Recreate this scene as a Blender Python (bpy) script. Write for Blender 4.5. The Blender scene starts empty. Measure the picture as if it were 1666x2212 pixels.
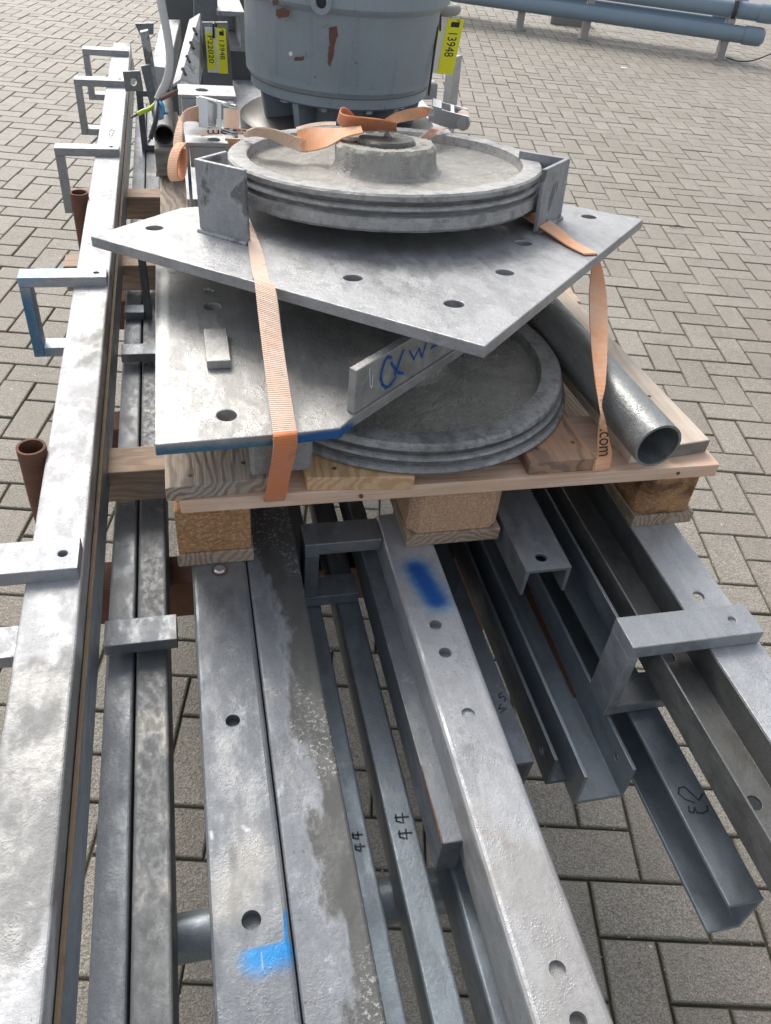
import bpy, bmesh, math, random
from mathutils import Vector, Matrix
random.seed(7)
scn = bpy.context.scene
col = scn.collection
R_ = math.radians

# ------------------------------------------------------------------ camera
PITCH, ROLL, CAMH, FPX = 0.70622, 0.11098, 1.50, 1731.24   # FPX: focal length for a 1666 px wide picture
cp, sp, cr, sr = math.cos(PITCH), math.sin(PITCH), math.cos(ROLL), math.sin(ROLL)
AX = Vector((cr, sr*sp, sr*cp)); UPV = Vector((-sr, cr*sp, cr*cp)); FW = Vector((0, cp, -sp))
cam_d = bpy.data.cameras.new('camera'); cam = bpy.data.objects.new('camera', cam_d); col.objects.link(cam)
cam_d.sensor_fit = 'HORIZONTAL'; cam_d.sensor_width = 36; cam_d.lens = 36*FPX/1666
cam_d.clip_start = 0.02; cam_d.clip_end = 2000
cam.matrix_world = Matrix(((AX.x, UPV.x, -FW.x, 0), (AX.y, UPV.y, -FW.y, 0), (AX.z, UPV.z, -FW.z, CAMH), (0, 0, 0, 1)))
scn.camera = cam
# ------------------------------------------------------------------ sky and sun (bright overcast)
SUN_EL, SUN_AZ = 44, -30          # azimuth from +Y towards +X
world = bpy.data.worlds.new('World'); scn.world = world; world.use_nodes = True
wn = world.node_tree; wn.nodes.clear()
sky = wn.nodes.new('ShaderNodeTexSky'); sky.sky_type = 'NISHITA'; sky.sun_disc = False
sky.sun_elevation = R_(SUN_EL); sky.sun_rotation = R_(SUN_AZ); sky.air_density = 1.0; sky.dust_density = 4.0; sky.ozone_density = 1.0
hsv = wn.nodes.new('ShaderNodeHueSaturation'); hsv.inputs['Saturation'].default_value = 0.40
bg = wn.nodes.new('ShaderNodeBackground'); bg.inputs[1].default_value = 0.15
wo = wn.nodes.new('ShaderNodeOutputWorld')
wn.links.new(sky.outputs[0], hsv.inputs['Color']); wn.links.new(hsv.outputs[0], bg.inputs[0]); wn.links.new(bg.outputs[0], wo.inputs[0])
sl = bpy.data.lights.new('sun', 'SUN'); sl.energy = .9; sl.angle = R_(30); sl.color = (1, .97, .92)
so = bpy.data.objects.new('sun', sl); col.objects.link(so)
sd = Vector((math.sin(R_(SUN_AZ))*math.cos(R_(SUN_EL)), math.cos(R_(SUN_AZ))*math.cos(R_(SUN_EL)), math.sin(R_(SUN_EL))))
so.rotation_euler = sd.to_track_quat('Z', 'Y').to_euler(); so.location = sd*20
scn.view_settings.view_transform = 'Standard'; scn.view_settings.look = 'None'
scn.view_settings.exposure = 0.74; scn.view_settings.gamma = 1
scn.cycles.max_bounces = 8

# ------------------------------------------------------------------ frames: the stack runs along t, s is across it
TH = R_(16.4); ES = Vector((math.cos(TH), math.sin(TH), 0)); ET = Vector((-math.sin(TH), math.cos(TH), 0))
def W(p): return ES*p[0] + ET*p[1] + Vector((0, 0, p[2]))
def toB(v): return Vector((v.dot(ES), v.dot(ET), v.z))
def ray(x, y): return AX*((x-833)/FPX) - UPV*((y-1106.3)/FPX) + FW
CAM = Vector((0, 0, CAMH))
def at(x, y, z):
    d = ray(x, y); return toB(CAM + d*((z-CAMH)/d.z))
def at_t(x, y, t):
    d = ray(x, y); return toB(CAM + d*(t/d.dot(ET)))

# ------------------------------------------------------------------ materials
def mat(name): 
    m = bpy.data.materials.new(name); m.use_nodes = True
    nt = m.node_tree; b = nt.nodes['Principled BSDF']; return m, nt, b
def N(nt, typ, **kw):
    n = nt.nodes.new(typ)
    for k, v in kw.items():
        if k in n.inputs: n.inputs[k].default_value = v
        else: setattr(n, k, v)
    return n
def coords(nt, stretch=(1, 1, 1)):
    tc = N(nt, 'ShaderNodeTexCoord'); oi = N(nt, 'ShaderNodeObjectInfo')
    sc = N(nt, 'ShaderNodeVectorMath', operation='SCALE'); sc.inputs[0].default_value = (7, 13, 5)
    nt.links.new(oi.outputs['Random'], sc.inputs['Scale'])
    ad = N(nt, 'ShaderNodeVectorMath', operation='ADD')
    nt.links.new(tc.outputs['Object'], ad.inputs[0]); nt.links.new(sc.outputs[0], ad.inputs[1])
    mp = N(nt, 'ShaderNodeMapping'); mp.inputs['Scale'].default_value = stretch
    nt.links.new(ad.outputs[0], mp.inputs[0]); return mp.outputs[0]
def noise(nt, vec, scale, detail=4, rough=.55, lo=None, hi=None, dist=0):
    n = N(nt, 'ShaderNodeTexNoise'); n.inputs['Scale'].default_value = scale; n.inputs['Detail'].default_value = detail
    n.inputs['Roughness'].default_value = rough; n.inputs['Distortion'].default_value = dist
    nt.links.new(vec, n.inputs['Vector']); out = n.outputs[0]
    if lo is not None: out = rng(nt, out, lo, hi)
    return out
def rng(nt, val, lo, hi, a=0., b=1.):
    m = N(nt, 'ShaderNodeMapRange'); m.interpolation_type = 'SMOOTHSTEP'
    for i, v in zip((1, 2, 3, 4), (lo, hi, a, b)): m.inputs[i].default_value = v
    nt.links.new(val, m.inputs[0]); return m.outputs[0]
def mixc(nt, fac, a, b, mode='MIX'):
    m = N(nt, 'ShaderNodeMix', data_type='RGBA', blend_type=mode)
    for s, v in ((m.inputs[0], fac), (m.inputs[6], a), (m.inputs[7], b)):
        if isinstance(v, (int, float)): s.default_value = v
        elif isinstance(v, tuple): s.default_value = (*v, 1)
        else: nt.links.new(v, s)
    return m.outputs[2]
def mul(nt, a, b, op='MULTIPLY'):
    m = N(nt, 'ShaderNodeMath', operation=op)
    for s, v in ((m.inputs[0], a), (m.inputs[1], b)):
        if isinstance(v, (int, float)): s.default_value = v
        else: nt.links.new(v, s)
    return m.outputs[0]
def bump(nt, b, hs, dist=.001, strength=1.0):
    prev = None
    for h, d in hs:
        bp = N(nt, 'ShaderNodeBump'); bp.inputs['Strength'].default_value = strength; bp.inputs['Distance'].default_value = d
        nt.links.new(h, bp.inputs['Height'])
        if prev: nt.links.new(prev, bp.inputs['Normal'])
        prev = bp.outputs[0]
    nt.links.new(prev, b.inputs['Normal'])
def paint_masks(nt, colr, paints, vec_noise):
    """pigment sprayed / brushed on: (point a, point b, radius, softness, colour) in stack coordinates"""
    geo = N(nt, 'ShaderNodeNewGeometry')
    for a, bb, rad, soft, pc, *clip in paints:
        A = W(a); Bv = W(bb); d = Bv-A; L2 = max(d.dot(d), 1e-9)
        sub = N(nt, 'ShaderNodeVectorMath', operation='SUBTRACT'); nt.links.new(geo.outputs['Position'], sub.inputs[0]); sub.inputs[1].default_value = A
        dot = N(nt, 'ShaderNodeVectorMath', operation='DOT_PRODUCT'); nt.links.new(sub.outputs[0], dot.inputs[0]); dot.inputs[1].default_value = d/L2
        cl = N(nt, 'ShaderNodeClamp'); nt.links.new(dot.outputs['Value'], cl.inputs[0])
        sc = N(nt, 'ShaderNodeVectorMath', operation='SCALE'); sc.inputs[0].default_value = d; nt.links.new(cl.outputs[0], sc.inputs['Scale'])
        s2 = N(nt, 'ShaderNodeVectorMath', operation='SUBTRACT'); nt.links.new(sub.outputs[0], s2.inputs[0]); nt.links.new(sc.outputs[0], s2.inputs[1])
        ln = N(nt, 'ShaderNodeVectorMath', operation='LENGTH'); nt.links.new(s2.outputs[0], ln.inputs[0])
        nz = noise(nt, vec_noise, 90, 3, .6)
        dd = mul(nt, ln.outputs['Value'], mul(nt, mul(nt, nz, .5, 'SUBTRACT'), soft*.8), 'ADD')
        m = rng(nt, dd, rad-soft, rad+soft, 1, 0)
        for p1, p2 in clip:          # taped edge: pigment only on the right hand side of p1 -> p2
            e = W(p2)-W(p1); nn = Vector((e.y, -e.x, 0)).normalized()
            sb_ = N(nt, 'ShaderNodeVectorMath', operation='SUBTRACT'); nt.links.new(geo.outputs['Position'], sb_.inputs[0]); sb_.inputs[1].default_value = W(p1)
            dt_ = N(nt, 'ShaderNodeVectorMath', operation='DOT_PRODUCT'); nt.links.new(sb_.outputs[0], dt_.inputs[0]); dt_.inputs[1].default_value = nn
            m = mul(nt, m, rng(nt, mul(nt, dt_.outputs['Value'], mul(nt, mul(nt, nz, .5, 'SUBTRACT'), .0012), 'ADD'), -.0004, .0006))
        colr = mixc(nt, mul(nt, m, .93), colr, pc)
    return colr
MATS = {}
def galv(name, base=(.40, .41, .42), dark=(.26, .27, .28), white=.35, stain=.0, staincol=(.2, .195, .18), metal=.75, rough=(.34, .55),
         bmp=.0006, droplets=.0, paints=(), rust=0., stretch=(1, .45, 1), fs=1.0, grime=.25, streak=(90, 3.5, 30), sk=.28, worn_shaded=False, side=None):
    dark = tuple(d_+(b_-d_)*.30 for d_, b_ in zip(dark, base))
    m, nt, b = mat(name); v = coords(nt, stretch); v0 = coords(nt)
    big = noise(nt, v, 9*fs, 5, .6, .3, .7)
    mid = noise(nt, v, 42*fs, 5, .65, .32, .68)
    fine = noise(nt, v0, 320, 3, .6, .3, .7)
    c = mixc(nt, big, dark, base)
    c = mixc(nt, mul(nt, mid, .5), c, tuple(x*1.18 for x in base))
    if white: 
        w = mul(nt, noise(nt, v0, 26*fs, 6, .7, .55, .72), noise(nt, v0, 150, 3, .6, .35, .6))
        c = mixc(nt, mul(nt, w, white), c, (.66, .67, .67))
    c = mixc(nt, mul(nt, fine, .22), c, tuple(x*.72 for x in dark))
    if grime: c = mixc(nt, mul(nt, noise(nt, v0, 14*fs, 6, .7, .52, .74), grime), c, (.19, .17, .14))
    pt = mul(nt, noise(nt, v, 17*fs, 7, .62, .50, .545, .6), noise(nt, v0, 6*fs, 3, .5, .40, .62))
    c = mixc(nt, mul(nt, pt, .42), c, tuple(x*.72 for x in dark))
    sg = noise(nt, v0, 85, 6, .75, .36, .64); c = mixc(nt, mul(nt, sg, .22), c, tuple(x*1.2 for x in base))
    stv = N(nt, 'ShaderNodeMapping'); stv.inputs['Scale'].default_value = streak; nt.links.new(v0, stv.inputs[0])
    c = mixc(nt, mul(nt, noise(nt, stv.outputs[0], 1, 5, .65, .48, .72), sk), c, tuple(x*1.3 for x in base))
    gr_ = noise(nt, v0, 430, 3, .7, .38, .64); c = mixc(nt, mul(nt, gr_, .20), c, tuple(x*.6 for x in dark))
    vp = N(nt, 'ShaderNodeTexVoronoi'); vp.inputs['Scale'].default_value = 120; nt.links.new(v0, vp.inputs['Vector'])
    pit = mul(nt, rng(nt, vp.outputs['Distance'], .07, .16, 1, 0), noise(nt, v0, 12, 3, .6, .50, .60)); c = mixc(nt, mul(nt, pit, .7), c, tuple(x*.4 for x in dark))
    if worn_shaded:
        ge = N(nt, 'ShaderNodeNewGeometry'); e_ = mul(nt, rng(nt, ge.outputs['Pointiness'], .505, .54), noise(nt, v0, 60, 5, .7, .36, .56)); c = mixc(nt, mul(nt, e_, .38), c, (.55, .55, .54))  # chips plus a painted highlight: raised edges coloured pale
        c = mixc(nt, mul(nt, rng(nt, ge.outputs['Pointiness'], .455, .495, 1, 0), .6), c, (.055, .053, .048))  # groove shade painted into the colour
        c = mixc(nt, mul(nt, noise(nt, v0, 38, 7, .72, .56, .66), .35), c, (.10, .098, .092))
    rg = rng(nt, mid, 0, 1, rough[0]+.02, rough[1]+.10); met = metal*.7
    if stain:
        s = noise(nt, v, 5.5*fs, 5, .55, .55, .585)
        sraw = noise(nt, v, 5.5*fs, 5, .55); edge = mul(nt, rng(nt, sraw, .535, .56, 0, 1), rng(nt, sraw, .575, .60, 1, 0))
        c = mixc(nt, mul(nt, s, stain), c, staincol); c = mixc(nt, mul(nt, edge, .45*stain), c, tuple(x*1.35 for x in base))
        c = mixc(nt, mul(nt, mul(nt, s, noise(nt, v0, 190, 4, .75, .50, .62)), .30*stain), c, (.42, .42, .41))
    if side:
        sx = N(nt, 'ShaderNodeSeparateXYZ'); tco = N(nt, 'ShaderNodeTexCoord'); nt.links.new(tco.outputs['Object'], sx.inputs[0])
        sv = mul(nt, mul(nt, sx.outputs[0], side[0]), mul(nt, noise(nt, v, 13, 6, .6), 1.), 'ADD')
        sm = rng(nt, sv, side[1], side[1]+.035); se = mul(nt, rng(nt, sv, side[1]-.03, side[1]), rng(nt, sv, side[1]+.03, side[1]+.06, 1, 0))
        c = mixc(nt, mul(nt, sm, .85), c, staincol); c = mixc(nt, mul(nt, se, .35), c, tuple(x*1.25 for x in base))
        c = mixc(nt, mul(nt, mul(nt, sm, noise(nt, v0, 210, 4, .8, .53, .62)), mul(nt, noise(nt, v, 11, 3, .6, .46, .60), .8)), c, (.40, .40, .39))
    if rust:
        r = noise(nt, v0, 22, 6, .7, .62, .70); c = mixc(nt, mul(nt, r, rust), c, (.17, .07, .035))
    if paints: c = paint_masks(nt, c, paints, v0)
    nt.links.new(c, b.inputs['Base Color']); nt.links.new(rg, b.inputs['Roughness']); b.inputs['Metallic'].default_value = met
    hs = [(noise(nt, v0, 55, 5, .6), bmp*1.7), (noise(nt, v0, 210, 4, .7), bmp*.9)]
    if droplets:
        vo = N(nt, 'ShaderNodeTexVoronoi'); vo.inputs['Scale'].default_value = 330; vo.inputs['Randomness'].default_value = 1; nt.links.new(v0, vo.inputs['Vector'])
        dr = mul(nt, rng(nt, vo.outputs['Distance'], .12, .42, 1, 0), noise(nt, v0, 22, 3, .6, .42, .6))
        hs.append((dr, droplets*.25))
    bump(nt, b, hs); MATS[name] = m; return m
def wood(name, light=(.50, .36, .25), dark=(.33, .21, .13), axis=1, grey=0., ringf=70, rough=.75, contrast=.8, center=(.02, -.05), knots=.5):
    """solid wood: growth rings round an axis along the board, so end grain and face grain agree"""
    m, nt, b = mat(name); v = coords(nt); tc = N(nt, 'ShaderNodeTexCoord')
    warp = N(nt, 'ShaderNodeTexNoise'); warp.inputs['Scale'].default_value = 5; warp.inputs['Detail'].default_value = 3
    st = [3., 3., 3.]; st[axis] = .9
    mp = N(nt, 'ShaderNodeMapping'); mp.inputs['Scale'].default_value = st; nt.links.new(v, mp.inputs[0]); nt.links.new(mp.outputs[0], warp.inputs['Vector'])
    ws = N(nt, 'ShaderNodeVectorMath', operation='SCALE'); ws.inputs['Scale'].default_value = .085; nt.links.new(warp.outputs['Color'], ws.inputs[0])
    ad = N(nt, 'ShaderNodeVectorMath', operation='ADD'); nt.links.new(tc.outputs['Object'], ad.inputs[0]); nt.links.new(ws.outputs[0], ad.inputs[1])
    off = N(nt, 'ShaderNodeVectorMath', operation='SUBTRACT'); nt.links.new(ad.outputs[0], off.inputs[0])
    oi = N(nt, 'ShaderNodeObjectInfo'); sx = [center[0], center[1], center[1]] if axis == 1 else [center[1], center[0], center[1]]
    off.inputs[1].default_value = sx
    ms = N(nt, 'ShaderNodeMapping'); sc = [1., 1., 1.]; sc[axis] = .02; ms.inputs['Scale'].default_value = sc; nt.links.new(off.outputs[0], ms.inputs[0])
    ln = N(nt, 'ShaderNodeVectorMath', operation='LENGTH'); nt.links.new(ms.outputs[0], ln.inputs[0])
    sn = mul(nt, mul(nt, ln.outputs['Value'], ringf*6.283), 1., 'MULTIPLY'); sn = mul(nt, sn, 0., 'SINE')
    ring = rng(nt, sn, -.5, 1.)
    st2 = [240., 240., 240.]; st2[axis] = 6.
    mp2 = N(nt, 'ShaderNodeMapping'); mp2.inputs['Scale'].default_value = st2; nt.links.new(v, mp2.inputs[0])
    fib = noise(nt, mp2.outputs[0], 1, 4, .6, .25, .75)
    big = noise(nt, v, 9, 4, .6, .3, .7)
    c = mixc(nt, mul(nt, ring, contrast), light, dark)
    c = mixc(nt, mul(nt, fib, .35), c, tuple(x*.72 for x in dark))
    c = mixc(nt, mul(nt, big, .35), c, tuple(min(1, x*1.12) for x in light))
    if grey: c = mixc(nt, mul(nt, noise(nt, v, 16, 5, .65, .25, .7), grey), c, (.30, .28, .255))
    if knots: c = mixc(nt, mul(nt, noise(nt, v, 13, 2, .5, .70, .76), knots), c, (.12, .06, .03))
    nt.links.new(c, b.inputs['Base Color']); b.inputs['Roughness'].default_value = rough
    bump(nt, b, [(fib, .0005), (ring, .0003)]); MATS[name] = m; return m
def chip(name, base=(.42, .24, .13), lite=(.62, .42, .26), dk=(.16, .075, .035), damp=0.):
    m, nt, b = mat(name); v = coords(nt, (1, 1, 1.6))
    vo = N(nt, 'ShaderNodeTexVoronoi'); vo.inputs['Scale'].default_value = 190; nt.links.new(v, vo.inputs['Vector'])
    f = rng(nt, vo.outputs['Color'], 0, 1); n2 = noise(nt, v, 260, 4, .7, .35, .68)
    c = mixc(nt, f, base, lite); c = mixc(nt, mul(nt, n2, .6), c, dk)
    if damp: c = mixc(nt, mul(nt, noise(nt, v, 17, 4, .6, .42, .62), damp), c, (.13, .055, .025))
    nt.links.new(c, b.inputs['Base Color']); b.inputs['Roughness'].default_value = .85
    bump(nt, b, [(n2, .0012), (f, .0012)]); MATS[name] = m; return m
def plain(name, c, rough=.5, metal=0., var=.25, scale=30, bmp=.0003, dirt=0., dirtcol=(.1, .08, .06), spec=.5, runs=0.):
    m, nt, b = mat(name); v = coords(nt)
    n = noise(nt, v, scale, 5, .6, .3, .7)
    cc = mixc(nt, mul(nt, n, var), c, tuple(x*.62 for x in c))
    if dirt: cc = mixc(nt, mul(nt, noise(nt, v, scale*.6, 6, .7, .55, .72), dirt), cc, dirtcol)
    if runs:
        mp = N(nt, 'ShaderNodeMapping'); mp.inputs['Scale'].default_value = (38, 38, 2.2); nt.links.new(v, mp.inputs[0])
        cc = mixc(nt, mul(nt, noise(nt, mp.outputs[0], 1, 5, .65, .52, .75), runs), cc, tuple(x*.55 for x in c))
        cc = mixc(nt, mul(nt, noise(nt, v, 220, 3, .7, .56, .68), runs*.6), cc, tuple(x*.5 for x in c))
        cc = mixc(nt, mul(nt, mul(nt, noise(nt, v, 34, 6, .75, .60, .66), noise(nt, v, 4, 2, .5, .45, .6)), .8), cc, (.15, .065, .045))
    nt.links.new(cc, b.inputs['Base Color']); b.inputs['Roughness'].default_value = rough; b.inputs['Metallic'].default_value = metal
    b.inputs['Specular IOR Level'].default_value = spec
    bump(nt, b, [(noise(nt, v, 200, 3, .6), bmp)]); MATS[name] = m; return m
def webbing(name, c=(.86, .33, .12), pale=(.90, .58, .40)):
    m, nt, b = mat(name); tc = N(nt, 'ShaderNodeUVMap')
    wv = N(nt, 'ShaderNodeTexWave', wave_type='BANDS', bands_direction='Y'); wv.inputs['Scale'].default_value = 36; nt.links.new(tc.outputs[0], wv.inputs['Vector'])
    v = coords(nt); n = noise(nt, v, 14, 4, .6, .35, .65)
    cc = mixc(nt, mul(nt, n, .75), c, pale); cc = mixc(nt, mul(nt, wv.outputs[0], .34), cc, (.60, .27, .12))
    cc = mixc(nt, mul(nt, noise(nt, v, 30, 5, .7, .6, .74), .5), cc, (.2, .1, .06))
    nt.links.new(cc, b.inputs['Base Color']); b.inputs['Roughness'].default_value = .7; b.inputs['Sheen Weight'].default_value = .35
    bump(nt, b, [(wv.outputs[0], .0006)]); MATS[name] = m; return m

BLUE = (.004, .105, .34); SKYB = (.008, .19, .46); TEAL = (.02, .16, .32)
# ------------------------------------------------------------------ mesh builder (vertices in stack coordinates s, t, z)
class MB:
    def __init__(s): s.v = []; s.f = []; s.uv = None; s.smooth = False
    def add(s, vs, fs):
        k = len(s.v); s.v += [Vector(p) for p in vs]; s.f += [tuple(i+k for i in f) for f in fs]; return s
    def box(s, s0, s1, t0, t1, z0, z1):
        return s.add([(s0, t0, z0), (s1, t0, z0), (s1, t1, z0), (s0, t1, z0), (s0, t0, z1), (s1, t0, z1), (s1, t1, z1), (s0, t1, z1)],
                     [(3, 2, 1, 0), (4, 5, 6, 7), (0, 1, 5, 4), (1, 2, 6, 5), (2, 3, 7, 6), (3, 0, 4, 7)])
    def prism(s, sec, t0, t1, tops=None):
        """section [(s, z)...] counter-clockwise seen from the camera side, swept along t"""
        n = len(sec)
        vs = [(a, t0, z) for a, z in sec] + [(a, t1, z) for a, z in sec]
        fs = [tuple(range(n)), tuple(range(2*n-1, n-1, -1))] + [(i+n, (i+1) % n+n, (i+1) % n, i)[::1] for i in range(n)]
        return s.add(vs, fs)
    def plate(s, poly, z0, z1):
        """outline [(s, t)...] counter-clockwise from above"""
        n = len(poly)
        vs = [(a, t, z0) for a, t in poly] + [(a, t, z1) for a, t in poly]
        fs = [tuple(range(n-1, -1, -1)), tuple(range(n, 2*n))] + [(i, (i+1) % n, (i+1) % n+n, i+n) for i in range(n)]
        return s.add(vs, fs)
    def hexa(s, lo, hi):
        """quad column between a lower and an upper ring of points"""
        n = len(lo)
        return s.add(list(lo)+list(hi), [tuple(range(n-1, -1, -1)), tuple(range(n, 2*n))] + [(i, (i+1) % n, (i+1) % n+n, i+n) for i in range(n)])
    def tube(s, pts, r, seg=16, cap=True, inner=None):
        pts = [Vector(p) for p in pts]; rs = r if isinstance(r, (list, tuple)) else [r]*len(pts)
        k0 = len(s.v); rings = []; up = None
        for i, p in enumerate(pts):
            d = (pts[min(i+1, len(pts)-1)]-pts[max(i-1, 0)]).normalized()
            if up is None: up = d.orthogonal().normalized()
            a = (up-d*up.dot(d)).normalized(); bb = d.cross(a); up = a
            rings.append((p, a, bb))
        def ring(rr):
            k = len(s.v)
            for (p, a, bb), q in zip(rings, rr):
                for j in range(seg):
                    an = 2*math.pi*j/seg; s.v.append(p+(a*math.cos(an)+bb*math.sin(an))*q)
            return k
        k = ring(rs); n = len(pts)
        for i in range(n-1):
            for j in range(seg):
                s.f.append((k+i*seg+j, k+i*seg+(j+1) % seg, k+(i+1)*seg+(j+1) % seg, k+(i+1)*seg+j))
        if inner:
            ki = ring([inner]*n)
            for i in range(n-1):
                for j in range(seg):
                    s.f.append((ki+i*seg+j, ki+(i+1)*seg+j, ki+(i+1)*seg+(j+1) % seg, ki+i*seg+(j+1) % seg))
            for e in (0, n-1):
                for j in range(seg):
                    q = (k+e*seg+j, ki+e*seg+j, ki+e*seg+(j+1) % seg, k+e*seg+(j+1) % seg); s.f.append(q if e == 0 else q[::-1])
        elif cap:
            s.f.append(tuple(k+j for j in range(seg-1, -1, -1))); s.f.append(tuple(k+(n-1)*seg+j for j in range(seg)))
        s.smooth = True; return s
    def lathe(s, prof, c=(0, 0, 0), seg=96, closed=False):
        c = Vector(c); k = len(s.v); n = len(prof)
        for r, z in prof:
            for j in range(seg):
                a = 2*math.pi*j/seg; s.v.append(c+Vector((r*math.cos(a), r*math.sin(a), z)))
        for i in range(n if closed else n-1):
            i2 = (i+1) % n
            for j in range(seg):
                s.f.append((k+i*seg+j, k+i*seg+(j+1) % seg, k+i2*seg+(j+1) % seg, k+i2*seg+j))
        if not closed:
            s.f.append(tuple(k+j for j in range(seg-1, -1, -1))); s.f.append(tuple(k+(n-1)*seg+j for j in range(seg)))
        s.smooth = True; return s
    def ribbon(s, L, Rr, sub=5, th=.0022):
        """strap between a left and a right polyline (smoothed)"""
        def cr_(P):
            P = [Vector(p) for p in P]; out = []
            for i in range(len(P)-1):
                p0 = P[max(i-1, 0)]; p1 = P[i]; p2 = P[i+1]; p3 = P[min(i+2, len(P)-1)]
                for j in range(sub):
                    u = j/sub; out.append(.5*((2*p1)+(p2-p0)*u+(2*p0-5*p1+4*p2-p3)*u*u+(3*p1-p0-3*p2+p3)*u**3))
            out.append(P[-1]); return out
        L = cr_(L); Rr = cr_(Rr); n = len(L); k = len(s.v)
        if s.uv is None: s.uv = {}
        acc = 0
        for i in range(n):
            if i: acc += ((L[i]+Rr[i])/2-(L[i-1]+Rr[i-1])/2).length
            d = (L[min(i+1, n-1)]+Rr[min(i+1, n-1)]-L[max(i-1, 0)]-Rr[max(i-1, 0)])
            nn = d.cross(Rr[i]-L[i]); nn = nn.normalized()*th/2 if nn.length > 1e-9 else Vector((0, 0, th/2))
            for q in (L[i]+nn, Rr[i]+nn, Rr[i]-nn, L[i]-nn):
                s.uv[len(s.v)] = (0, acc*3); s.v.append(q)
        for i in range(n-1):
            a = k+i*4; b = a+4
            for j in range(4):
                j2 = (j+1) % 4; s.f.append((a+j, a+j2, b+j2, b+j))
        s.f.append((k+3, k+2, k+1, k)); e = k+(n-1)*4; s.f.append((e, e+1, e+2, e+3))
        return s
    def mesh(s, name, loc):
        me = bpy.data.meshes.new(name); loc = Vector(loc)
        me.from_pydata([tuple(p-loc) for p in s.v], [], s.f)
        bm = bmesh.new(); bm.from_mesh(me); bmesh.ops.recalc_face_normals(bm, faces=bm.faces); bm.to_mesh(me); bm.free()
        if s.uv:
            ul = me.uv_layers.new(name='UVMap')
            for lp in me.loops: ul.data[lp.index].uv = s.uv.get(lp.vertex_index, (0, 0))
        if s.smooth:
            for p in me.polygons: p.use_smooth = True
            me.set_sharp_from_angle(angle=R_(35))
        return me
ORG = {}
def tag(o, label=None, cat=None, group=None, kind=None):
    if label: o['label'] = label
    if cat: o['category'] = cat
    if group: o['group'] = group
    if kind: o['kind'] = kind
    return o
def thing(name, label, cat, loc, group=None, rot=None):
    o = bpy.data.objects.new(name, None); col.objects.link(o); o.empty_display_size = .05
    o.location = W(loc); o.rotation_euler = (0, 0, TH) if rot is None else rot
    ORG[o.name] = Vector(loc) if rot is None else Vector((0, 0, 0)); return tag(o, label, cat, group)
def obj(name, mb, m, parent=None, loc=None, bevel=0., holes=(), label=None, frame=None):
    loc = ORG[parent.name] if parent else Vector(loc if loc else (0, 0, 0))
    me = mb.mesh(name, loc); me.materials.append(MATS[m] if isinstance(m, str) else m)
    o = bpy.data.objects.new(name, me); col.objects.link(o)
    if holes: me = cut(o, holes, loc)
    if parent: o.parent = parent
    else: o.location = W(loc); o.rotation_euler = (0, 0, TH)
    ORG[o.name] = loc
    if bevel:
        md = o.modifiers.new('bevel', 'BEVEL'); md.width = bevel; md.segments = 2; md.limit_method = 'ANGLE'; md.angle_limit = R_(40)
    if label: o['label'] = label
    return o
def cut(o, holes, loc):
    """drill holes (point, axis, radius, half depth) for good; the drill itself is removed"""
    d = MB()
    for p, ax, r, h in holes:
        ax = Vector(ax).normalized(); p = Vector(p); d.tube([p-ax*h, p+ax*h], r, 24)
    d.smooth = False
    cm = d.mesh('drill', loc); co = bpy.data.objects.new('drill', cm); col.objects.link(co)
    md = o.modifiers.new('drill', 'BOOLEAN'); md.operation = 'DIFFERENCE'; md.object = co; md.solver = 'EXACT'
    bpy.context.view_layer.update(); dg = bpy.context.evaluated_depsgraph_get()
    me = bpy.data.meshes.new_from_object(o.evaluated_get(dg)); o.modifiers.clear(); o.data = me
    bpy.data.objects.remove(co); bpy.data.meshes.remove(cm); return me
UPZ = (0, 0, 1)
def text(name, body, size, origin, xdir, ydir, m, parent, thick=.0003, xs=1.0, fit=None):
    """lettering lying on a surface; origin = lower left corner, directions in stack coordinates"""
    cu = bpy.data.curves.new(name, 'FONT'); cu.body = body; cu.size = size; cu.extrude = thick; cu.resolution_u = 3
    to = bpy.data.objects.new(name, cu); col.objects.link(to); bpy.context.view_layer.update()
    me = bpy.data.meshes.new_from_object(to.evaluated_get(bpy.context.evaluated_depsgraph_get()))
    bpy.data.objects.remove(to); bpy.data.curves.remove(cu)
    if fit:
        xs_ = [v.co.x for v in me.vertices]; ys_ = [v.co.y for v in me.vertices]; me.transform(Matrix.Translation((-min(xs_), -min(ys_), 0)))
        me.transform(Matrix.Diagonal((fit[0]/(max(xs_)-min(xs_)), fit[1]/(max(ys_)-min(ys_)), 1, 1)))
    X = Vector(xdir).normalized()*xs; Y = Vector(ydir).normalized(); Z = X.cross(Y).normalized(); O = Vector(origin)-ORG[parent.name]
    me.transform(Matrix(((X.x, Y.x, Z.x, O.x), (X.y, Y.y, Z.y, O.y), (X.z, Y.z, Z.z, O.z), (0, 0, 0, 1))))
    me.materials.clear(); me.materials.append(MATS[m]); o = bpy.data.objects.new(name, me); col.objects.link(o); o.parent = parent
    ORG[o.name] = ORG[parent.name]; return o
def strokes(name, lines, w, nrm, m, parent, lift=.0006):
    """hand written marks: ribbons on a surface"""
    mb = MB(); nrm = Vector(nrm).normalized()
    for P in lines:
        P = [Vector(p) for p in P]
        for i in range(len(P)-1):
            d = (P[i+1]-P[i]); sd = nrm.cross(d).normalized()*w/2; e = d.normalized()*w*.4; u = nrm*lift
            a, b = P[i]-e, P[i+1]+e
            mb.add([a+sd+u, b+sd+u, b-sd+u, a-sd+u], [(0, 1, 2, 3)])
    return obj(name, mb, m, parent)

z2 = lambda x, y: at((398+x*1.4233)/1.844, (2749+y*1.4233)/1.844, .69)
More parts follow.
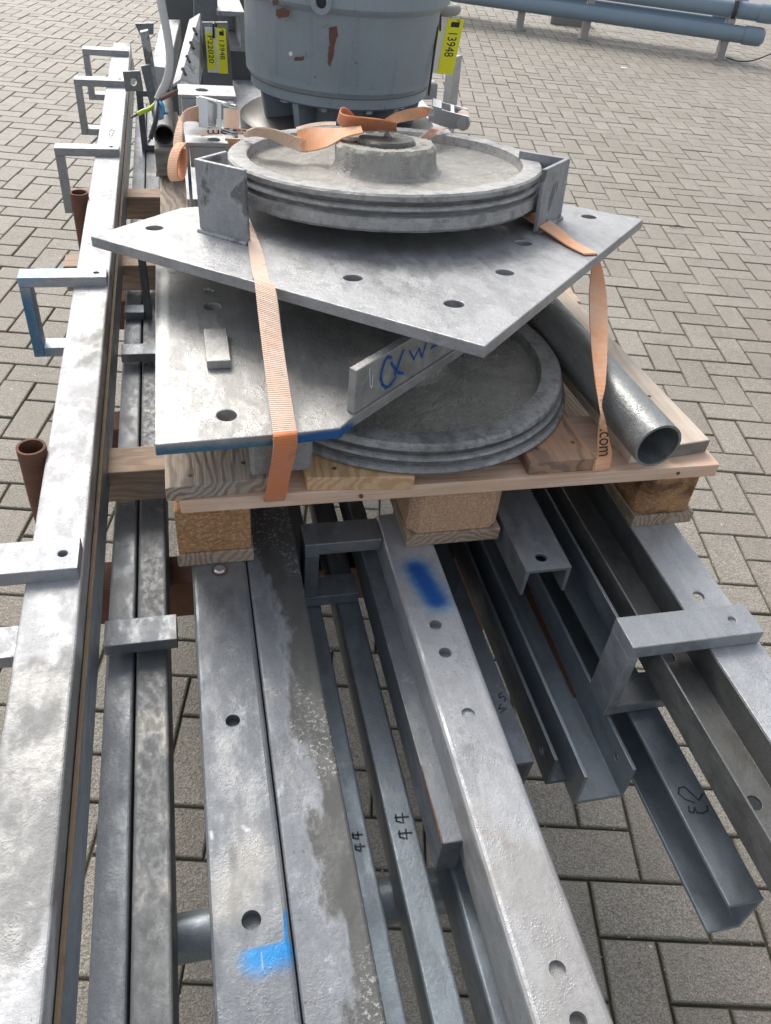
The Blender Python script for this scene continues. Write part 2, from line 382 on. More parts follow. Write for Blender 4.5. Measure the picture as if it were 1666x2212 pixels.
# ------------------------------------------------------------------ material set
galv('bright_zinc', (0.47, 0.475, 0.48), (0.25, 0.253, 0.258), .55, .7, (.19, .188, .178), .6, (.42, .62), .0007, .0009, fs=.75, stretch=(1, .6, 1))
galv('white_zinc', (0.46, 0.47, 0.48), (0.27, 0.276, 0.285), .6, .25, (.36, .355, .34), .6, (.36, .55), .0007, .0009)
galv('grey_zinc', (0.215, 0.23, 0.245), (0.12, 0.13, 0.142), .25, .3, (.30, .29, .26), .7, (.36, .52), .0004)
galv('dark_zinc', (0.15, 0.172, 0.195), (0.08, 0.094, 0.108), .18, 0, metal=.7, rough=(.34, .5), bmp=.0004)
galv('blue_zinc', (0.29, 0.335, 0.37), (0.18, 0.207, 0.23), .22, 0, metal=.7, rough=(.36, .5), bmp=.0004)
galv('black_steel', (0.17, 0.172, 0.165), (0.075, 0.077, 0.074), .06, 0, metal=.65, rough=(.4, .6), bmp=.0005, rust=.35, grime=.5)
galv('plate_zinc', (0.4, 0.395, 0.378), (0.25, 0.247, 0.233), .35, .35, (.25, .245, .225), .6, (.36, .55), .0005, .0012,
     paints=[((-.045, .962, .925), (-.04, 1.27, .925), .006, .004, (.72, .72, .68)), ((.085, .790, .9045), (.19, .818, .9045), .0185, .0035, BLUE), ((-.05, .783, .9045), (.09, .787, .9045), .021, .004, (.05, .16, .25))])
galv('tilt_zinc', (0.39, 0.395, 0.4), (0.22, 0.224, 0.23), .5, .3, (.40, .40, .39), .62, (.36, .55), .0007, .0010)
galv('guard_zinc', (0.34, 0.352, 0.365), (0.2, 0.207, 0.217), .35, .8, (.105, .106, .105), .6, (.38, .56), .0008, fs=2.4, stretch=(1, 1, .8), rust=.15)
galv('rim_grey', (0.32, 0.315, 0.305), (0.12, 0.118, 0.113), .5, .4, (.36, .36, .35), .55, (.4, .62), .0012, stretch=(1, 1, 5), grime=.4, streak=(9, 9, 330), sk=.85, rust=.12, worn_shaded=True)
galv('rim_dark', (0.26, 0.262, 0.255), (0.12, 0.12, 0.116), .3, .35, (.12, .12, .112), .55, (.38, .6), .0009, grime=.4, streak=(7, 7, 300), sk=.5, worn_shaded=True)
galv('web_wet', (0.42, 0.405, 0.365), (0.24, 0.232, 0.205), .35, .2, (.24, .22, .18), .25, (.32, .55), .0034, .0030, stretch=(1, 1, 1), grime=.65, streak=(40, 40, 25), sk=.6)
galv('web_dull', (0.44, 0.42, 0.37), (0.23, 0.22, 0.19), .25, .2, (.16, .15, .12), .25, (.45, .68), .0030, .0012, stretch=(1, 1, 1), grime=.6, streak=(60, 60, 25), sk=.5)
galv('pair_zinc', (.19, .197, .20), (.125, .13, .132), .2, .8, (.33, .32, .29), .5, (.45, .6), .0004, fs=2.6, stretch=(1, .6, 1))
galv('flat_zinc', (0.175, 0.187, 0.2), (0.115, 0.123, 0.133), .3, .25, (.33, .32, .30), .6, (.36, .54), .0004, .0006,
     paints=[(z2(440, 752), z2(515, 730), .0125, .011, SKYB, (z2(375, 733), z2(514, 702))), (z2(517, 715), z2(516, 625), .0032, .003, SKYB, (z2(514, 720), z2(513.5, 600))), (z2(452, 735), z2(456, 782), .0006, .0006, (.22, .33, .42)),
     (z2(372, 440), z2(372, 520), .0035, .003, (.12, .122, .125)), (z2(374, 520), z2(375, 640), .0022, .002, (.13, .132, .135)), (z2(311, 398), z2(314, 415), .0012, .0022, (.55, .56, .55)), (z2(402, 384), z2(414, 392), .0014, .0032, (.55, .56, .55)), (z2(360, 600), z2(430, 470), .016, .02, (.30, .295, .275))])
galv('stained_zinc', (0.22, 0.233, 0.25), (0.14, 0.148, 0.157), .5, 0, (.078, .077, .070), .55, (.42, .60), .0004, .0005, fs=1.0, side=(7., .44))
galv('blotch_zinc', (0.42, 0.43, 0.44), (0.25, 0.255, 0.26), .6, .4, (.30, .27, .23), .6, (.36, .56), .0004, .0008, rust=.14,
     paints=[(at(900, 1228, .69), at(943, 1296, .69), .0195, .017, (.015, .20, .42)), (at(902, 1232, .69), at(942, 1296, .69), .0135, .010, (.006, .065, .30))])
galv('bracket_zinc', (0.36, 0.375, 0.39), (0.23, 0.24, 0.25), .4, .0, metal=.65, rough=(.36, .52), bmp=.0005, droplets=.0006)
galv('blue_bracket_zinc', (.42, .435, .455), (.30, .31, .33), .4, .0, metal=.65, rough=(.36, .52), bmp=.0005,
     paints=[((-.335, 1.60, .70), (-.330, 1.60, .60), .030, .03, TEAL), ((-.34, 1.62, .765), (-.27, 1.64, .765), .018, .02, (.15, .36, .6))])
galv('pipe_zinc', (.27, .28, .275), (.15, .157, .155), .4, .3, (.34, .34, .33), .6, (.3, .5), .0006, .0016)
galv('lug_zinc', (.42, .43, .43), (.28, .29, .29), .4, .3, (.20, .20, .18), .6, (.38, .55), .0006,
     paints=[((.02, 1.60, .955), (.10, 1.60, .965), .022, .02, (.01, .07, .16))])
plain('rust', (.165, .078, .05), .82, .15, .5, 45, .0008, .4, (.06, .022, .015))
plain('rust_edge', (.16, .115, .07), .7, .3, .5, 40, .0006, .5, (.05, .04, .03))
plain('grey_enamel', (.255, .30, .33), .45, 0, .22, 9, .0006, .10, (.15, .06, .035), .5, .5)
plain('chipped_rust', (.14, .065, .05), .8, 0, .5, 60, .0005)
plain('disc_grey', (.135, .125, .115), .34, .3, .5, 16, .0005, .6, (.10, .055, .04))
plain('grease', (.13, .13, .105), .30, 0, .6, 50, .004, .5, (.34, .31, .25))
plain('cable_sheath', (.50, .49, .46), .5, 0, .25, 12, .0003, .3, (.2, .18, .16))
plain('wire_brown', (.18, .09, .07), .45); plain('wire_blue', (.05, .32, .62), .4); plain('wire_black', (.03, .03, .035), .5)
plain('wire_green', (.45, .58, .03), .45, 0, .1); plain('copper', (.16, .12, .11), .5, .6)
plain('tag_yellow', (.90, .87, .02), .38, 0, .05); plain('tag_white', (.78, .77, .72), .4, 0, .08); plain('ink', (.025, .025, .03), .6, 0, .1)
plain('paint_blue', (.01, .10, .38), .5, 0, .25, 200); plain('chalk', (.75, .76, .75), .7, 0, .2); plain('marker', (.03, .045, .06), .6, 0, .1); plain('faint_marker', (.33, .37, .41), .6, 0, .2)
plain('buckle_zinc', (.62, .63, .64), .28, .85, .2, 30, .0002); plain('pipe_blue', (.20, .27, .33), .35, 0, .15, 6, .0004); plain('pipe_joint', (.03, .04, .05), .5)
plain('post_grey', (.38, .36, .34), .75, 0, .4, 9, .0008, .5, (.1, .09, .08)); plain('backdrop_steel', (.13, .14, .145), .55, .4, .35, 9, .0005, .3)
plain('pebble', (.42, .41, .38), .8, 0, .4, 80, .001); plain('black_plastic', (.012, .012, .014), .4)
wood('deck_grey', (.50, .40, .30), (.145, .088, .052), 1, .55, 85, .8, .85, (.10, -.06))
wood('deck_pale', (.76, .65, .52), (.56, .43, .31), 1, .25, 40, .75, .5, (.12, -.2), .6)
wood('deck_dark', (.42, .23, .125), (.11, .05, .024), 1, .3, 60, .7, .85, (.05, -.03), .8)
wood('deck_amber', (.70, .46, .26), (.45, .26, .13), 1, .0, 75, .7, .8, (.03, -.02))
wood('cross_pink', (.78, .56, .41), (.62, .37, .22), 0, .15, 40, .75, .55, (.2, -.12), .5)
wood('skid_grey', (.42, .31, .21), (.16, .105, .065), 1, .25, 110, .8, .85, (.05, -.03))
wood('bearer', (.46, .33, .23), (.26, .165, .105), 0, .35, 70, .8, .7, (.03, -.03)); wood('bearer_old', (.22, .20, .17), (.09, .08, .065), 0, .5, 60, .8, .7, (.03, -.03))
chip('chip_warm', (.56, .28, .125), (.74, .44, .22), (.20, .085, .035)); chip('chip_pale', (.72, .44, .26), (.84, .58, .39), (.36, .18, .085)); chip('chip_damp', (.56, .28, .125), (.70, .41, .21), (.17, .085, .04), .85)
webbing('web_orange', (.92, .40, .16), (.94, .60, .40)); webbing('web_faded', (.94, .62, .43), (.96, .78, .64)); webbing('web_deep', (.66, .17, .035), (.72, .23, .06))

# ------------------------------------------------------------------ paving: every herringbone paver has its own faces
U_ = .105; YAW = R_(3.4923); cy_, sy_ = math.cos(YAW), math.sin(YAW)
def lat(u, v): return Vector((cy_*(u+.86)*U_ + sy_*(v+.20)*U_, sy_*(u+.86)*U_ - cy_*(v+.20)*U_, 0))
pv, pf, tone, edge_ = [], [], [], []
for i in range(-78, 92):
    for j in range(-134, 12):
        k = (i-j) % 4
        if k == 3: w, h = 2, 1
        elif k == 2: w, h = 1, 2
        else: continue
        c0 = lat(i+w/2, j+h/2)
        if not (-6.2 < c0.x < 7.4 and -.7 < c0.y < 13): continue
        if c0.y < 3.5 and (c0.x < -1.6-c0.y*.55 or c0.x > 1.6+c0.y*.55): continue
        g = .021; zt = random.gauss(0, .0009); tx, ty = random.gauss(0, .004), random.gauss(0, .004); jx, jy = random.gauss(0, .006), random.gauss(0, .006)
        base = len(pv); ch = .045
        for ins, dz in ((g, -.022), (g, -.0045), (g+ch*.45, -.0012), (g+ch, 0)):
            for a, b in ((i+ins, j+h-ins), (i+w-ins, j+h-ins), (i+w-ins, j+ins), (i+ins, j+ins)):
                p = lat(a+jx, b+jy); pv.append((p.x, p.y, zt+dz+(p.x-c0.x)*tx+(p.y-c0.y)*ty if dz > -.02 else dz))
        t_ = random.random()
        for r in range(3):
            for q in range(4):
                pf.append((base+r*4+q, base+r*4+(q+1) % 4, base+(r+1)*4+(q+1) % 4, base+(r+1)*4+q)); tone.append(t_); edge_.append((0.9, 1., .55)[r])
        pf.append(tuple(base+12+q for q in range(4))); tone.append(t_); edge_.append(0.)
me = bpy.data.meshes.new('paving'); me.from_pydata(pv, [], pf)
at_ = me.attributes.new('tone', 'FLOAT', 'FACE'); at_.data.foreach_set('value', tone); at_ = me.attributes.new('edge', 'FLOAT', 'FACE'); at_.data.foreach_set('value', edge_)
def paver_mat(name, joint=False):
    m, nt, b = mat(name); tc = N(nt, 'ShaderNodeTexCoord'); v = tc.outputs['Object']
    at2 = N(nt, 'ShaderNodeAttribute', attribute_name='tone'); t_ = at2.outputs['Fac']
    c = mixc(nt, t_, (.325, .290, .236), (.42, .383, .322))
    pale = noise(nt, v, .55, 3, .5, .35, .65); c = mixc(nt, mul(nt, pale, .35), c, (.44, .41, .36))
    c = mixc(nt, mul(nt, noise(nt, v, 7, 5, .65, .5, .75), .35), c, (.19, .175, .145))
    vo = N(nt, 'ShaderNodeTexVoronoi'); vo.inputs['Scale'].default_value = 210; nt.links.new(v, vo.inputs['Vector'])
    g = mul(nt, rng(nt, vo.outputs['Distance'], .18, .34, 1, 0), noise(nt, v, 90, 2, .5, .52, .66))
    c = mixc(nt, mul(nt, g, .75), c, (.60, .57, .50))
    vo2 = N(nt, 'ShaderNodeTexVoronoi'); vo2.inputs['Scale'].default_value = 165; nt.links.new(v, vo2.inputs['Vector'])
    c = mixc(nt, mul(nt, rng(nt, vo2.outputs['Color'], .55, .95), .30), c, (.50, .47, .41)); c = mixc(nt, mul(nt, rng(nt, vo2.outputs['Color'], .05, .42, 1, 0), .34), c, (.15, .135, .11))
    ae = N(nt, 'ShaderNodeAttribute', attribute_name='edge'); c = mixc(nt, mul(nt, mul(nt, ae.outputs['Fac'], noise(nt, v, 3.2, 4, .6, .30, .62)), .8), c, (.135, .125, .075))
    c = mixc(nt, mul(nt, mul(nt, noise(nt, v, 1.1, 5, .6, .52, .66), noise(nt, v, 40, 4, .7, .4, .6)), .35), c, (.15, .14, .105))
    sp1 = noise(nt, v, 330, 4, .7, .40, .62); c = mixc(nt, mul(nt, sp1, .7), c, (.10, .09, .075))
    sp2 = noise(nt, v, 120, 3, .6, .60, .70); c = mixc(nt, mul(nt, sp2, .4), c, (.11, .10, .085))
    wh = noise(nt, v, 75, 1, .5, .765, .785); c = mixc(nt, mul(nt, wh, .8), c, (.72, .72, .70))
    nt.links.new(c, b.inputs['Base Color']); b.inputs['Roughness'].default_value = .6; b.inputs['Specular IOR Level'].default_value = .3
    bump(nt, b, [(noise(nt, v, 260, 4, .7), .0022), (vo2.outputs['Distance'], .0014), (g, .0010)]); MATS[name] = m
paver_mat('paver'); me.materials.append(MATS['paver'])
tag(bpy.data.objects.new('paving', me), kind='structure'); col.objects.link(bpy.data.objects['paving'])
m, nt, b = mat('joint'); v = N(nt, 'ShaderNodeTexCoord').outputs['Object']
c = mixc(nt, noise(nt, v, 6, 4, .6, .35, .65), (.135, .116, .084), (.066, .068, .036)); c = mixc(nt, mul(nt, noise(nt, v, 400, 3, .6, .58, .72), .5), c, (.20, .18, .145))
nt.links.new(c, b.inputs['Base Color']); b.inputs['Roughness'].default_value = .95; bump(nt, b, [(noise(nt, v, 300, 4, .7), .003)]); MATS['joint'] = m
def sheet(name, x0, x1, y0, y1, z, m):
    me = bpy.data.meshes.new(name); me.from_pydata([(x0, y0, z), (x1, y0, z), (x1, y1, z), (x0, y1, z)], [], [(0, 1, 2, 3)]); me.materials.append(MATS[m])
    o = bpy.data.objects.new(name, me); col.objects.link(o); tag(o, kind='structure'); return o
plain('far_ground', (.27, .262, .245), .75, 0, .25, 2, .001)
sheet('joint_sand', -6.6, 7.8, -1.2, 13.4, -.0075, 'joint'); sheet('ground', -400, 400, -400, 400, -.024, 'far_ground')

# ------------------------------------------------------------------ the stack: profiles along t (section s, z)
T0, T1 = -.55, 3.7
def rhs(s0, s1, z0, z1, r=.006):
    o = []
    for cx, cz, a0 in ((s0+r, z0+r, 180), (s1-r, z0+r, 270), (s1-r, z1-r, 0), (s0+r, z1-r, 90)):
        for k in range(4): a = R_(a0+k*30); o.append((cx+r*math.cos(a), cz+r*math.sin(a)))
    return o
def bar(name, label, cat, sec, t0, t1, m, holes=(), group='galvanised profiles laid in the stack', bevel=0., parts=None):
    loc = (sum(a for a, _ in sec)/len(sec), t0, min(z for _, z in sec))
    mb = MB().prism(sec, t0, t1)
    o = obj(name, mb, m, None, loc, bevel, holes); tag(o, label, cat, group); return o
def hole(x, y, z, r=.0085, h=.012): p = at(x, y, z); return (p, UPZ, r, h)

# left beam with its welded brackets
BL = thing('bracket_beam', 'long wet galvanised beam with U brackets welded along both sides, left edge of the stack', 'steel beam', (-.2, T0, .60), 'beams with welded brackets')
obj('beam', MB().prism(rhs(-.232, -.164, .662, .74, .004), T0, 3.83), 'bright_zinc', BL)
obj('edge_strip', MB().box(-.1625, -.1568, T0, 3.75, .63, .699), 'blue_zinc', BL, bevel=.001)
obj('rusty_edge', MB().box(-.1623, -.157, T0, 3.75, .6992, .7008), 'rust_edge', BL)
def left_bracket(t, m, w=.043, top=.76, s0=-.335, dz=.178, endhole=True):
    b = MB().box(s0, -.166, t, t+w, top-.021, top)
    b.box(s0+.0002, s0+.021, t+.0003, t+w-.0003, top-dz, top-.0215)
    b.box(s0+.0215, -.2325, t+.0002, t+w-.0002, top-dz, top-dz+.021)
    o = obj('bracket', b, m, BL, bevel=.0012, holes=[((-.186, t+w/2, top), UPZ, .006, .015)] if endhole else ()); return o
left_bracket(1.612, 'blue_bracket_zinc'); left_bracket(.772, 'bracket_zinc', .058, s0=-.345); left_bracket(2.42, 'bracket_zinc'); left_bracket(3.15, 'bracket_zinc', .05); left_bracket(3.60, 'bracket_zinc', .05)
def right_bracket(t, w, s1, top=.745, bot=.585, m='grey_zinc'):
    b = MB().box(-.1566, s1, t, t+w, bot, bot+.02)
    if top: b.box(s1+.0003, s1+.0205, t+.0003, t+w-.0003, bot, top) if False else b.box(s1+.0003, s1+.0165, t+.004, t+w-.004, bot, top)
    return obj('bracket', b, m, BL, bevel=.0012)
right_bracket(.772, .048, -.057, None, .585, 'grey_zinc'); right_bracket(1.575, .045, -.07, None, .583); right_bracket(1.79, .04, -.112, .735, .57, 'dark_zinc'); right_bracket(2.5, .045, -.06, None, .583); 
q0 = at(307, 326, .573); q1 = at(330, 326, .573)
fb = MB().box(q0.x, q1.x+.02, q0.y, q0.y+.05, .573, .592).box(q0.x+.0003, q0.x+.0205, q0.y+.0003, q0.y+.0497, .5925, .745).box(q0.x+.0001, q1.x+.02, q0.y+.0001, q0.y+.0499, .7455, .763)
obj('bracket', fb, 'dark_zinc', BL, bevel=.0012)
g = at(240, 290, .7405)
strokes('marking', [[at(x, y, .7402) for x, y in l] for l in ([(247, 282), (241, 279), (236, 284), (236, 291), (243, 293)], [(238, 298), (248, 281)], [(250, 300), (244, 293)], [(252, 281), (264, 283)], [(262, 283), (255, 296)])][:3], .003, UPZ, 'faint_marker', BL)

# flat bars and tubes
bar('square_tube', 'narrow dull tube beside the bracket beam, left one of the close pair', 'steel tube', rhs(-.158, -.1195, .49, .57, .004), T0, 3.6, 'grey_zinc')
bar('square_tube', 'narrow stained tube with pale cement blotches, right one of the close pair', 'steel tube', rhs(-.1165, -.0735, .49, .57, .004), T0, 3.6, 'pair_zinc')
bar('box_beam', 'wide box beam with a light blue spray mark and two round holes', 'steel beam', rhs(-.029, .0463, .49, .69, .006), T0, 2.4, 'flat_zinc',
    [hole(503, 1557, .69), hole(543, 1988, .69, .0095)])
bar('box_beam', 'wide box beam covered in dark wet stains, beside the blue marked one', 'steel beam', rhs(.0477, .121, .49, .688, .004), T0, 2.4, 'stained_zinc')
t44 = bar('steel_channel', 'slim bar numbered 44 pressed against the stained box beam', 'steel channel', rhs(.127, .163, .49, .55, .004), T0, 2.2, 'blue_zinc')
t44b = bar('steel_channel', 'free lying bar numbered 44 between two dark gaps', 'steel channel', rhs(.188, .2245, .49, .552, .004), T0, 2.2, 'blue_zinc')
def pts(z, l): return [at(x, y, z) for x, y in l]
def four(z, x, y, k):   # a handwritten 4 reading up the bar
    return [pts(z, [(x+k*.2, y+k*.35), (x+k*1.6, y+k*.0), ]), pts(z, [(x+k*.2, y+k*.35), (x+k*.0, y-k*.35)]), pts(z, [(x-k*.1, y-k*.4), (x+k*1.3, y-k*.5)])]
def fours(z, x, y, k):
    L = []
    for dx, dy in ((0, 0), (-k*.25, -k*1.15)):
        X, Y = x+dx, y+dy
        L += [pts(z, [(X+.35*k, Y), (X, Y-.1*k), (X-.05*k, Y-.55*k)]), pts(z, [(X+.5*k, Y+.02*k), (X+.42*k, Y-.65*k)]), pts(z, [(X-.1*k, Y-.35*k), (X+.85*k, Y-.42*k)])]
    return L
strokes('marking', fours(.55, 769, 1838, 22), .0022, UPZ, 'marker', t44); strokes('marking', fours(.552, 864, 1812, 30), .0022, UPZ, 'marker', t44b)
bar('steel_angle', 'short channel with a rusty lip ending beside the blue sprayed beam', 'steel angle', [(.227, .575), (.2525, .575), (.2525, .64), (.227, .64)], .40, 2.2, 'grey_zinc', bevel=.0015)
tag(obj('steel_strip', MB().hexa([(.2255, .40, .6405), (.2275, .40, .6405), (.2275, .50, .6405), (.2265, .50, .6405)], [(.2255, .40, .6425), (.2275, .40, .6425), (.2275, .50, .642), (.2265, .50, .642)]), 'rust', None, (.226, .4, .64)), 'thin rust eaten strip along the short channel lip', 'steel strip')
bar('square_tube', 'low slim bar passing under the short channel end', 'steel tube', rhs(.2475, .272, .49, .568, .004), T0, 1.6, 'blue_zinc')
bb = bar('box_beam', 'bright wet box beam with a dark blue spray blotch and five holes', 'steel beam', rhs(.251, .3265, .605, .69, .007), T0, .905, 'blotch_zinc',
    [hole(941, 1350, .69, .0085), hole(962, 1410, .69, .0085), hole(1012, 1542, .69, .0085, .004), hole(1205, 2095, .69, .0085, .006), hole(1250, 2207, .69, .0085)])
UB = thing('u_bracket', 'dark U shaped bracket welded to the blue sprayed beam beside the middle pallet block', 'bracket', (.19, .85, .55))
obj('arm', MB().box(.134, .2505, .852, .900, .667, .689), 'grey_zinc', UB, bevel=.0014)
obj('leg', MB().box(.1343, .156, .8525, .8995, .575, .6665), 'grey_zinc', UB, bevel=.0014)
obj('foot', MB().box(.1345, .2225, .853, .899, .5535, .5745), 'blue_zinc', UB, bevel=.0014)
b45 = bar('steel_angle', 'dark angle bar numbered 45 right of the blue sprayed beam', 'steel angle', [(0.3749, 0.5600), (0.3749, 0.5544), (0.3939, 0.5544), (0.3939, 0.4929), (0.3995, 0.4929), (0.4028, 0.5600)][::-1], .528, 2.2, 'dark_zinc', bevel=.001)
strokes('marking', [pts(.56, l) for l in ([(1085, 1497), (1078, 1501), (1080, 1508), (1088, 1505), (1093, 1509), (1090, 1515)], [(1082, 1521), (1078, 1532), (1088, 1530)], [(1082, 1540), (1094, 1530)])], .002, UPZ, 'marker', b45)
bar('steel_angle', 'narrow dark angle with a bolt hole in its upright leg', 'steel angle', [(0.4308, 0.4996), (0.4655, 0.4996), (0.4655, 0.5052), (0.4364, 0.5052), (0.4364, 0.5612), (0.4308, 0.5612)], .524, 2.2, 'dark_zinc', [((.4336, .56, .532), (1, 0, 0), .008, .006)], bevel=.001)
bar('steel_channel', 'upturned channel with rusty crusted inner wall and open front end', 'steel channel', [(0.4621, 0.4907), (0.5388, 0.4907), (0.5388, 0.5600), (0.5332, 0.5600), (0.5332, 0.4974), (0.4677, 0.4974), (0.4677, 0.5600), (0.4621, 0.5600)], .4935, 2.2, 'blue_zinc', [((.536, .5315, .532), (1, 0, 0), .0056, .006)], bevel=.001)
RU = MB().hexa([(.5300, .66, .4990), (.5330, .66, .4990), (.5330, 1.35, .4990), (.5300, 1.35, .4990)], [(.5318, .66, .503), (.5330, .66, .503), (.5330, 1.35, .555), (.5318, 1.35, .555)])
obj('crust', RU, 'rust', bpy.data.objects['steel_channel.002'])
MC = bar('steel_channel', 'short downturned channel with a rusty bolt hole at its cut end', 'steel channel', [(.4335, .664), (.4385, .664), (.4405, .707), (.4975, .707), (.4995, .664), (.5045, .664), (.5045, .713), (.4335, .713)], .735, 2.1, 'grey_zinc', [hole(1169, 1204, .713, .0085)], bevel=.001)
c32 = bar('steel_channel', 'dark side lying channel numbered 32 with its open mouth to the left', 'steel channel', [(0.5685, 0.4795), (0.6160, 0.4795), (0.6160, 0.5600), (0.5685, 0.5600), (0.5685, 0.5539), (0.6104, 0.5539), (0.6104, 0.4862), (0.5685, 0.4862)], .3044, 2.2, 'blue_zinc', bevel=.001)
z3 = lambda x, y: ((1877+x*1.2553)/1.844, (2885+y*1.2553)/1.844)
strokes('marking', [pts(.56, l) for l in ([z3(x, y) for x, y in [(690, 262), (692, 278), (706, 282), (709, 266), (716, 282), (735, 284), (751, 275), (748, 260)]], [z3(x, y) for x, y in [(708, 250), (680, 240), (658, 222), (660, 203), (678, 200), (700, 222), (722, 243), (735, 222)]])], .002, UPZ, 'marker', c32)
bar('steel_strip', 'thin upright flat bar with a bright top edge right of the 32 channel', 'steel strip', [(.543, .655), (.548, .655), (.548, .69), (.543, .69)], .642, 2.2, 'dark_zinc', bevel=.001)
bar('steel_channel', 'deep black channel lying on its back with bolt holes in its floor', 'steel channel', [(.574, .640), (.6496, .640), (.6496, .69), (.647, .69), (.647, .644), (.5772, .644), (.5772, .69), (.574, .69)], T0, 2.3, 'black_steel',
    [hole(1445, 1420, .644, .0095, .04), hole(1630, 1735, .644, .0095, .04)], bevel=.0008)
RB = thing('bracket_beam', 'white wet beam with one welded U bracket, right edge of the stack', 'steel beam', (.69, T0, .60), 'beams with welded brackets')
obj('beam', MB().prism([(.650, .55), (.656, .55), (.656, .684), (.727, .684), (.727, .69), (.650, .69)], T0, 2.3), 'white_zinc', RB, bevel=.001, holes=[hole(1510, 1287, .69, .0085)])
bk = MB().box(.527, .724, .580, .634, .6905, .713).box(.5272, .543, .5805, .6335, .562, .69).box(.5432, .645, .581, .633, .5622, .5815)
obj('bracket', bk, 'bracket_zinc', RB, bevel=.0015, holes=[((.690, .607, .713), UPZ, .0055, .004)])
bolt = thing('bolt', 'round bolt head on the blue marked box beam beside the left pallet block', 'bolt', at(475, 1233, .69))
p = at(475, 1233, .69); obj('bolt_head', MB().lathe([(.0085, 0), (.0085, .003), (.006, .005)], p, 20), 'buckle_zinc', bolt); obj('washer', MB().lathe([(.011, .0), (.011, .0015)], p, 20), 'rust', bolt)

# supports under the stack
def trestle(t, label, stake=True, s1=.72):
    T = thing('trestle', label, 'trestle', (.2, t, 0), 'rusty trestles under the stack')
    obj('cross_bar', MB().box(-.29, s1, t-.035, t+.035, .405, .488), 'rust', T, bevel=.002)
    for s in (.01, .50): obj('leg', MB().box(s-.03, s+.03, t-.03, t+.03, 0, .4045), 'rust', T, bevel=.002)
    if stake: obj('stake', MB().tube([(-.2515, t+.02, .40), (-.2515, t+.02, .752)], .0215, 28, inner=.0175), 'rust', T)
    return T
trestle(1.03, 'rusty brown trestle whose pipe stake stands left of the beam, nearer one'); trestle(2.09, 'rusty brown trestle whose pipe stake stands left of the beam, farther one'); trestle(1.5, 'low rusty trestle bar seen through the gap beside the narrow tubes', False)
obj_ = obj('steel_pipe', MB().tube([(-.118, .425, .459), (.35, .425, .459)], .0285, 28, inner=.025), 'blue_zinc', None, (.1, .425, .43)); tag(obj_, 'grey pipe lying crosswise under the box beams', 'pipe', 'pipes crossing under the stack')
obj_ = obj('steel_pipe', MB().tube([(.10, .235, .459), (.235, .235, .459)], .0285, 28, inner=.025), 'blue_zinc', None, (.2, .235, .43)); tag(obj_, 'pipe end lying crosswise beneath the two bars numbered 44', 'pipe', 'pipes crossing under the stack')
for i, (t, l) in enumerate(((1.10, 'brown timber bearer nearest the front pallet corner'), (1.90, 'brown timber bearer under the tilted plate corner'), (2.35, 'timber bearer end showing left of the beam, farthest back'))):
    o = obj('timber_bearer', MB().box(-.288, -.0335, t, t+.07, .5925 if i == 0 else .592, .655), 'bearer', None, (-.16, t, .59), .002); tag(o, l, 'timber', 'timber bearers across the stack')
o = obj('timber_packer', MB().box(-.262, -.232, .985, 1.04, .56, .60), 'bearer', None, (-.25, 1.0, .56)); tag(o, 'small wood packer peeping out left of the beam by the rusty stake', 'timber', 'timber bearers across the stack')

# ------------------------------------------------------------------ pallet
PZ = .69
PL = thing('pallet', 'weathered wooden pallet with chipboard blocks carrying the steel plates', 'pallet', (.36, 1.4, PZ))
for (s0, s1), mt in (((-.045, .055), 'chip_warm'), ((.283, .424), 'chip_pale'), ((.652, .752), 'chip_damp')):
    c = .014
    for t0 in (.832, 1.36, 1.89):
        ck = [(s0+c, t0), (s1-c, t0), (s1, t0+c), (s1, t0+.145-c), (s1-c, t0+.145), (s0+c, t0+.145), (s0, t0+.145-c), (s0, t0+c)] if mt != 'chip_warm' else [(s0, t0), (s1, t0), (s1, t0+.145), (s0, t0+.145)]
        obj('block', MB().plate(ck, PZ+.0222, PZ+.0998), mt, PL, bevel=.002)
    obj('bottom_board', MB().box(s0-.002, s1+.003, .829, 2.03, PZ, PZ+.022), 'skid_grey', PL, bevel=.0015)
for t0 in (.822, 1.36, 1.89):
    obj('stringer_board', MB().hexa([(-.048 if t0 > 1 else -.035, t0+.004, PZ+.1), (.757, t0, PZ+.1), (.757, t0+.145, PZ+.1), (-.048, t0+.145, PZ+.1)], [(-.048 if t0 > 1 else -.035, t0+.004, PZ+.122), (.757, t0, PZ+.122), (.757, t0+.145, PZ+.122), (-.048, t0+.145, PZ+.122)]), 'cross_pink', PL, bevel=.0015)
def deck(poly, m): return obj('deck_board', MB().plate(poly, PZ+.1222, PZ+.1445), m, PL, bevel=.0015)
deck([(-.052, .826), (.088, .834), (.088, 2.03), (-.052, 2.03)], 'deck_grey')
deck([(.131, .829), (.276, .815), (.276, 2.03), (.131, 2.03)], 'deck_amber')
deck([(.30, .86), (.40, .86), (.40, 2.03), (.30, 2.03)], 'deck_dark')
deck([(.449, .829), (.549, .829), (.552, 2.03), (.452, 2.03)], 'deck_dark')
deck([(.612, .838), (.6755, .8463), (.6085, 2.03), (.545, 2.03)], 'deck_pale'); deck([(.678, .8467), (.750, .856), (.682, 2.03), (.6105, 2.03)], 'deck_pale')
obj('end_face', MB().plate([(.6785, .8452), (.7497, .8544), (.7497, .8560), (.6785, .8468)], PZ+.1228, PZ+.1438), 'bearer_old', PL)
o = MB()
for p in (at(1420, 1000, .834),): pass

# steel pipe on the pallet
o = obj('steel_pipe', MB().tube([(.623, .802, .8705), (.578, 1.62, .8705)], .0355, 48, inner=.0315), 'pipe_zinc', None, (.6, .8, .835)); tag(o, 'wet galvanised pipe lying open ended along the right side of the pallet', 'pipe')

